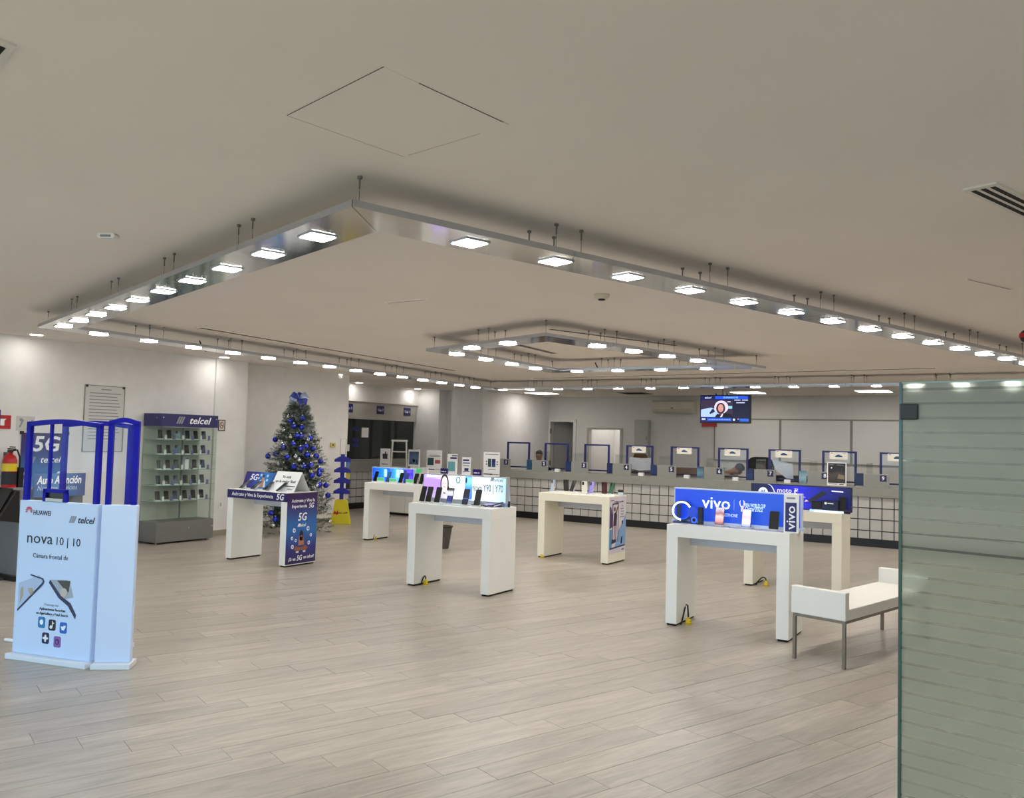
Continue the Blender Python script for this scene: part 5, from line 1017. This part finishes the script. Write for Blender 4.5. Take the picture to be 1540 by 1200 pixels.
# handle bracket on the cover's top edge
MB().box(.20, .225, -.03, -.01, 1.055, 1.135).box(.375, .40, -.03, -.01, 1.055, 1.135).box(.20, .40, -.03, -.01, 1.115, 1.14).build('handle_bracket', GATEBLUE, pa); MB().box(.23, .37, -.034, -.02, 1.058, 1.078).build('handle_tag', mat('tag_cream', 'cfccc2', .5), pa); MB().box(.225, .375, -.012, .02, 1.055, 1.115).build('handle_gap', BLACK, pa)
a2, b2 = onz(143, 1003.5, 0), onz(197, 1003, 0); d2 = b2-a2
pc = pedestal('narrow security pedestal with plain white cover at the right end of the gate row', (a2.x, a2.y, 0), math.atan2(d2.y, d2.x), d2.length, 1.055, 1.62)
dirA = Vector((math.cos(rzA), math.sin(rzA), 0)); nA = Vector((-math.sin(rzA), math.cos(rzA), 0))
pos = a-dirA*.13+nA*.42
pb = pedestal('plain white security pedestal with blue frame, farthest back of the gate row', (pos.x, pos.y, 0), rzA, WA, .96, 1.60)
pos2 = a+nA*.2-dirA*.17; o = MB().tube([(pos2.x-.25, pos2.y+.02, .012), (pos2.x-.1, pos2.y+.05, .012), (pos2.x, pos2.y, .02), (pos2.x+.08, pos2.y+.06, .015)], .012, 6).build('floor_cable', PAPER); tag(o, 'white cable on the floor at the left of the security pedestals', 'cable')

# ------------------------------------------------------------------ Christmas tree
TX, TY = -9.82, 9.40
tr = thing('christmas_tree', 'tall frosted Christmas tree with blue and silver ornaments and a bow', 'christmas tree', (TX, TY, 0))
MB().tube([(0, 0, 0), (0, 0, 1.95)], [.04, .012], 8).build('trunk', mat('trunk_brown', '3a2c20', .8), tr); MB().lathe([(0, 0), (.22, 0), (.22, .02), (.05, .05), (0, .05)], n=16).build('stand', INK, tr)
r2 = random.Random(3)
def Rt(z): return .55*(1-(min(max(z, 0), 2.1)/2.12)**1.5)+.03
mbs = [MB(), MB(), MB()]
def needle(mb, p, d, L, wd):
    s_ = d.cross(Vector((r2.uniform(-1, 1), r2.uniform(-1, 1), r2.uniform(-1, 1)))).normalized()*wd
    n = len(mb.v); mb.v += [tuple(p-s_), tuple(p+s_), tuple(p+d*L)]; mb.f.append([n, n+1, n+2]); mb.m.append(0)
nb = 430
for i in range(nb):
    z = .08+1.95*(i/nb)**.9; an = i*2.39996; R_ = Rt(z)*r2.uniform(.82, 1.12)
    d0 = Vector((math.cos(an), math.sin(an), r2.uniform(-.05, .35))).normalized(); p0 = Vector((0, 0, z))
    side = Vector((-math.sin(an), math.cos(an), 0))
    for tw in range(5):
        st = .35+.65*tw/4; base = p0+d0*(R_*st)-Vector((0, 0, .06*st)); kind = r2.random()
        td = (d0*.8+side*r2.uniform(-.9, .9)+Vector((0, 0, r2.uniform(-.2, .4)))).normalized(); tl = .13*(1 if st < .9 else .8)
        for k in range(26):
            q0 = base+td*(tl*k/26); dd = (td*.5+Vector((r2.uniform(-1, 1), r2.uniform(-1, 1), r2.uniform(-1, 1)))).normalized()
            m_ = mbs[0 if kind < .56 else (1 if kind < .84 else 2)]; needle(m_, q0, dd, r2.uniform(.03, .055), .0032)
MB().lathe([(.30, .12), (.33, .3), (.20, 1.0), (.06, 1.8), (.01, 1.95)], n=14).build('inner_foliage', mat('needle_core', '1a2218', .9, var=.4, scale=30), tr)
for mb, nm, c in zip(mbs, ('green_needles', 'frosted_needles', 'silver_tinsel'), (mat('needle_green', '36442e', .6), mat('needle_frost', '7f877c', .6), mat('tinsel_silver', 'b8bcc0', .3, metal=.6))):
    o = mb.build(nm, c, tr); o['kind'] = 'stuff'
# bow
BLR = mat('ribbon_blue', '26348e', .4); SVR = mat('ribbon_silver', '9aa6ba', .35, metal=.4)
toC = Vector((-TX, -TY, 0)).normalized()
bw = thing('ribbon_bow', 'large blue and silver ribbon bow on top of the Christmas tree', 'bow', (TX, TY, 2.08), math.atan2(toC.y, toC.x)+math.pi/2)
for sx, sz, m_, s_, yo in ((-1, .75, BLR, 1.0, 0), (1, .7, SVR, 1.05, .01), (-1, -.05, SVR, .95, -.01), (1, -.15, BLR, .85, -.02), (-.35, 1.0, SVR, .8, .03), (.3, 1.0, BLR, .85, .03)):
    dr = Vector((sx, 0, sz)).normalized(); pr = Vector((-dr.z, 0, dr.x)); vs2 = []; fs2 = []; nu, nv = 10, 6
    for sgn in (-1, 1):
        o0 = len(vs2)
        for i in range(nu+1):
            u = i/nu; hw = .065*s_*math.sin(math.pi*min(1, u*.62+.04))
            for j in range(nv+1):
                v = 2*j/nv-1; c_ = dr*(.15*s_*u)+pr*(hw*v); bul = .05*s_*math.sin(math.pi*u)*(1-.6*v*v)
                vs2.append((c_.x, yo+sgn*bul, c_.z))
        for i in range(nu):
            for j in range(nv):
                k = o0+i*(nv+1)+j; fs2.append((k, k+1, k+nv+2, k+nv+1))
    MB().add(vs2, fs2).build('loop', m_, bw, smooth=True)
MB().ball((0, -.01, 0), (.035, .045, .03), 10).build('knot', BLR, bw, smooth=True)
for sx in (-.05, .07): MB().add([(sx*.2, -.04, 0), (sx*.2+.05, -.045, 0), (sx+.06, -.09, -.22), (sx, -.085, -.20)], [(0, 1, 2, 3), (3, 2, 1, 0)]).build('tail', BLR, bw)
# baubles
BB_ = mat('bauble_blue', '1c2ab4', .12, metal=.55, coat=.5); SB_ = mat('bauble_silver', 'd2d2cc', .12, metal=.9)
mB = MB().ball((0, 0, 0), .044, 18).mesh('ball'); mB.materials.append(BB_); mS = MB().ball((0, 0, 0), .034, 16).mesh('ball'); mS.materials.append(SB_)
for me in (mB, mS):
    for p_ in me.polygons: p_.use_smooth = True
mC = MB().tube([(0, 0, .0), (0, 0, .014)], .010, 8).mesh('cap'); mC.materials.append(SB_)
blue_px = [(437, 633), (442, 641), (454, 643), (455, 629), (414, 661), (453, 656), (466.5, 659), (441, 668), (426.5, 673), (460, 671), (452, 675), (470.5, 675), (415, 682.5), (432, 687.5), (462, 684), (476, 685.5), (482, 693.5), (442, 702), (457, 701.5), (467.5, 700), (481, 707), (480, 713), (469, 715), (403, 686), (481, 728), (490, 730), (493, 745), (408, 771), (414, 781), (479, 730), (447, 655.5)]
silv_px = [(434, 627), (427, 647), (437, 657), (421, 662.5), (424, 666), (444.5, 687), (468, 686), (419, 697), (479.5, 702.5), (450, 692), (463, 661), (477, 730), (492, 759), (496, 784), (487, 748), (402, 775), (411, 790)]
def bauble(px, me, r_, label, group, nm):
    d = ray(*px); h0 = Vector((d.x, d.y)); # nearest approach to the tree surface along the ray
    best = None
    for i in range(220):
        t_ = 11.6+i*.015; P = CAM+d*(t_/d.length)
        rr = math.hypot(P.x-TX, P.y-TY)
        e = rr-(Rt(P.z)+.03)
        if best is None or e < best[0]: best = (e, P)
        if e < 0: best = (e, P); break
    P = best[1]
    t = thing(nm, label, 'ornament', P, 0, group)
    o = bpy.data.objects.new('ball', me); COL.objects.link(o); o.parent = t
    c = bpy.data.objects.new('cap', mC); COL.objects.link(c); c.parent = t; c.location = (0, 0, r_*.95)
for px in blue_px: bauble(px, mB, .044, 'shiny blue ball ornament hanging on the Christmas tree', 'blue balls on the Christmas tree', 'blue_ornament')
for px in silv_px: bauble(px, mS, .03, 'small shiny silver ball ornament hanging on the Christmas tree', 'silver balls on the Christmas tree', 'silver_ornament')

# ------------------------------------------------------------------ yellow and blue tiered stand
p = onz(512, 788, 0)
ys = thing('tiered_stand', 'blue four-tier stand on a yellow trapezoid base beside the Christmas tree', 'stand', (p.x, p.y, 0), math.radians(40))
YB_ = mat('stand_yellow', 'd8c81e', .45); BL_ = mat('stand_blue', '1e2090', .45)
MB().xz([(-.18, 0), (.18, 0), (.11, .40), (.08, .43), (-.08, .43), (-.11, .40)], -.05, .05).build('base', YB_, ys, .006)
MB().xz([(-.045, .185), (.03, .19), (.03, .205), (-.045, .20)], -.0512, -.05).xz([(.04, .185), (.115, .195), (.11, .215), (.04, .20)], -.0512, -.05).build('word_mark', INK, ys); dec(ys, 'logo_mark', [(-.13, .17), (-.10, .24), (-.08, .20), (-.05, .25), (-.04, .18), (-.07, .16), (-.09, .18)], -.05, RED)
MB().box(-.035, .035, -.02, .02, .43, 1.22).build('mast', BL_, ys)
for k in range(4): z = .53+k*.185; MB().xz([(-.14, z), (.14, z), (.14, z+.045), (.05, z+.095), (-.05, z+.095), (-.14, z+.045)], -.05, -.02).xz([(-.14, z), (.14, z), (.14, z+.045), (.05, z+.095), (-.05, z+.095), (-.14, z+.045)], .02, .05).build('tier', BL_, ys)
MB().tube([(-.045, 0, 1.2), (-.045, 0, 1.49), (.045, 0, 1.49), (.045, 0, 1.2)], .004, 6).build('wire_handle', STEEL, ys)
for x_, z_, c in ((.09, 1.0, '5a86b4'), (.10, .80, 'c8b44a'), (.10, .62, '1c1c22'), (.08, .44, 'd8d4cc')): MB().box(x_-.035, x_+.035, -.015, .015, z_, z_+.13).build('hung_pack', mat('pack_'+c, c, .5), ys)

# ------------------------------------------------------------------ bench
a, b = onz(1191.5, 990, 0), onz(1268, 1007, 0); d = b-a; rzb = math.atan2(d.y, d.x)
bn = thing('waiting_bench', 'white bench with raised ends on a steel frame, half behind the frosted glass', 'bench', (a.x, a.y, 0), rzb)
BRZ = mat('bench_frame_grey', '857c70', .4, metal=.6, var=.04)
BWd, BLn = d.length+.012, 1.56; tb = .022
WB = mat('bench_white', 'eae7e0', .4, var=.015)
for x in (0, BWd-tb):
    for y in (0, BLn-tb): box('leg', x, x+tb, y, y+tb, 0, .315, BRZ, bn)
for a_ in ((0, BWd, 0, tb), (0, BWd, BLn-tb, BLn), (0, tb, tb, BLn-tb), (BWd-tb, BWd, tb, BLn-tb)): box('rail', a_[0], a_[1], a_[2], a_[3], .315, .337, BRZ, bn)
box('seat', -.008, BWd+.008, .05, BLn-.05, .337, .415, WB, bn, .006); box('raised_end', -.008, BWd+.008, -.012, .05, .337, .535, WB, bn, .006); box('raised_end', -.008, BWd+.008, BLn-.05, BLn+.012, .337, .535, WB, bn, .006)

# ------------------------------------------------------------------ frosted glass screen
ga, gb = onz(1353, 575, 1.85), onz(1540, 570, 1.85); d = gb-ga; rzg = math.atan2(d.y, d.x)
gl = thing('glass_partition', 'tall greenish frosted glass partition with clear horizontal stripes at the right edge', 'glass partition', (ga.x, ga.y, 0), rzg)
def frosted():
    mm = bpy.data.materials.new('frosted_glass'); mm.use_nodes = True; nt = mm.node_tree; nt.nodes.clear(); N = nt.nodes.new; L = nt.links.new
    out = N('ShaderNodeOutputMaterial'); tc = N('ShaderNodeTexCoord'); sx = N('ShaderNodeSeparateXYZ'); L(tc.outputs['Object'], sx.inputs[0])
    dv = N('ShaderNodeMath'); dv.operation = 'DIVIDE'; dv.inputs[1].default_value = .0625; L(sx.outputs[2], dv.inputs[0])
    fr = N('ShaderNodeMath'); fr.operation = 'FRACT'; L(dv.outputs[0], fr.inputs[0])
    lt = N('ShaderNodeMath'); lt.operation = 'LESS_THAN'; lt.inputs[1].default_value = .17; L(fr.outputs[0], lt.inputs[0])
    tr = N('ShaderNodeBsdfTransparent'); tr.inputs[0].default_value = (.52, .60, .55, 1)
    df = N('ShaderNodeBsdfDiffuse'); df.inputs[0].default_value = (.34, .38, .31, 1); tl = N('ShaderNodeBsdfTranslucent'); tl.inputs[0].default_value = (.46, .50, .40, 1)
    rf = N('ShaderNodeBsdfRefraction'); rf.inputs['Color'].default_value = (.66, .76, .69, 1); rf.inputs['Roughness'].default_value = .5; rf.inputs['IOR'].default_value = 1.03
    m1 = N('ShaderNodeMixShader'); m1.inputs[0].default_value = .55; L(df.outputs[0], m1.inputs[1]); L(tl.outputs[0], m1.inputs[2])
    m2 = N('ShaderNodeMixShader'); m2.inputs[0].default_value = .35; L(m1.outputs[0], m2.inputs[1]); L(rf.outputs[0], m2.inputs[2])
    mt2 = N('ShaderNodeMath'); mt2.operation = 'MULTIPLY'; mt2.inputs[1].default_value = .62; L(lt.outputs[0], mt2.inputs[0])
    m3 = N('ShaderNodeMixShader'); L(mt2.outputs[0], m3.inputs[0]); L(m2.outputs[0], m3.inputs[1]); L(tr.outputs[0], m3.inputs[2])
    gs = N('ShaderNodeBsdfGlossy'); gs.inputs['Roughness'].default_value = .22; fz = N('ShaderNodeFresnel'); fz.inputs[0].default_value = 1.4
    m4 = N('ShaderNodeMixShader'); L(fz.outputs[0], m4.inputs[0]); L(m3.outputs[0], m4.inputs[1]); L(gs.outputs[0], m4.inputs[2]); L(m4.outputs[0], out.inputs[0])
    return mm
FG = frosted()
MB().add([(.012, 0, .012), (1.9, 0, .012), (1.9, 0, 1.848), (.012, 0, 1.848)], [(0, 1, 2, 3)]).build('pane', FG, gl)
EDG = mat('glass_edge_green', '39564a', .2, spec=.6)
MB().box(0, .012, -.006, .006, 0, 1.85).build('edge', EDG, gl); MB().box(.012, 1.9, -.006, .006, 1.844, 1.85).build('top_edge', mat('glass_edge_pale', '9fb8ac', .2), gl); MB().box(.012, 1.9, -.006, .006, 0, .012).build('floor_edge', EDG, gl)
MB().box(.006, .078, -.016, .016, 1.685, 1.755).build('clamp', mat('clamp_dark', '3c3a36', .4, metal=.5), gl, .004)
MB().box(.4, .5, -.03, .03, 0, .09).build('floor_bracket', STEEL, gl); MB().box(1.4, 1.5, -.03, .03, 0, .09).build('floor_bracket', STEEL, gl)
flush_text()
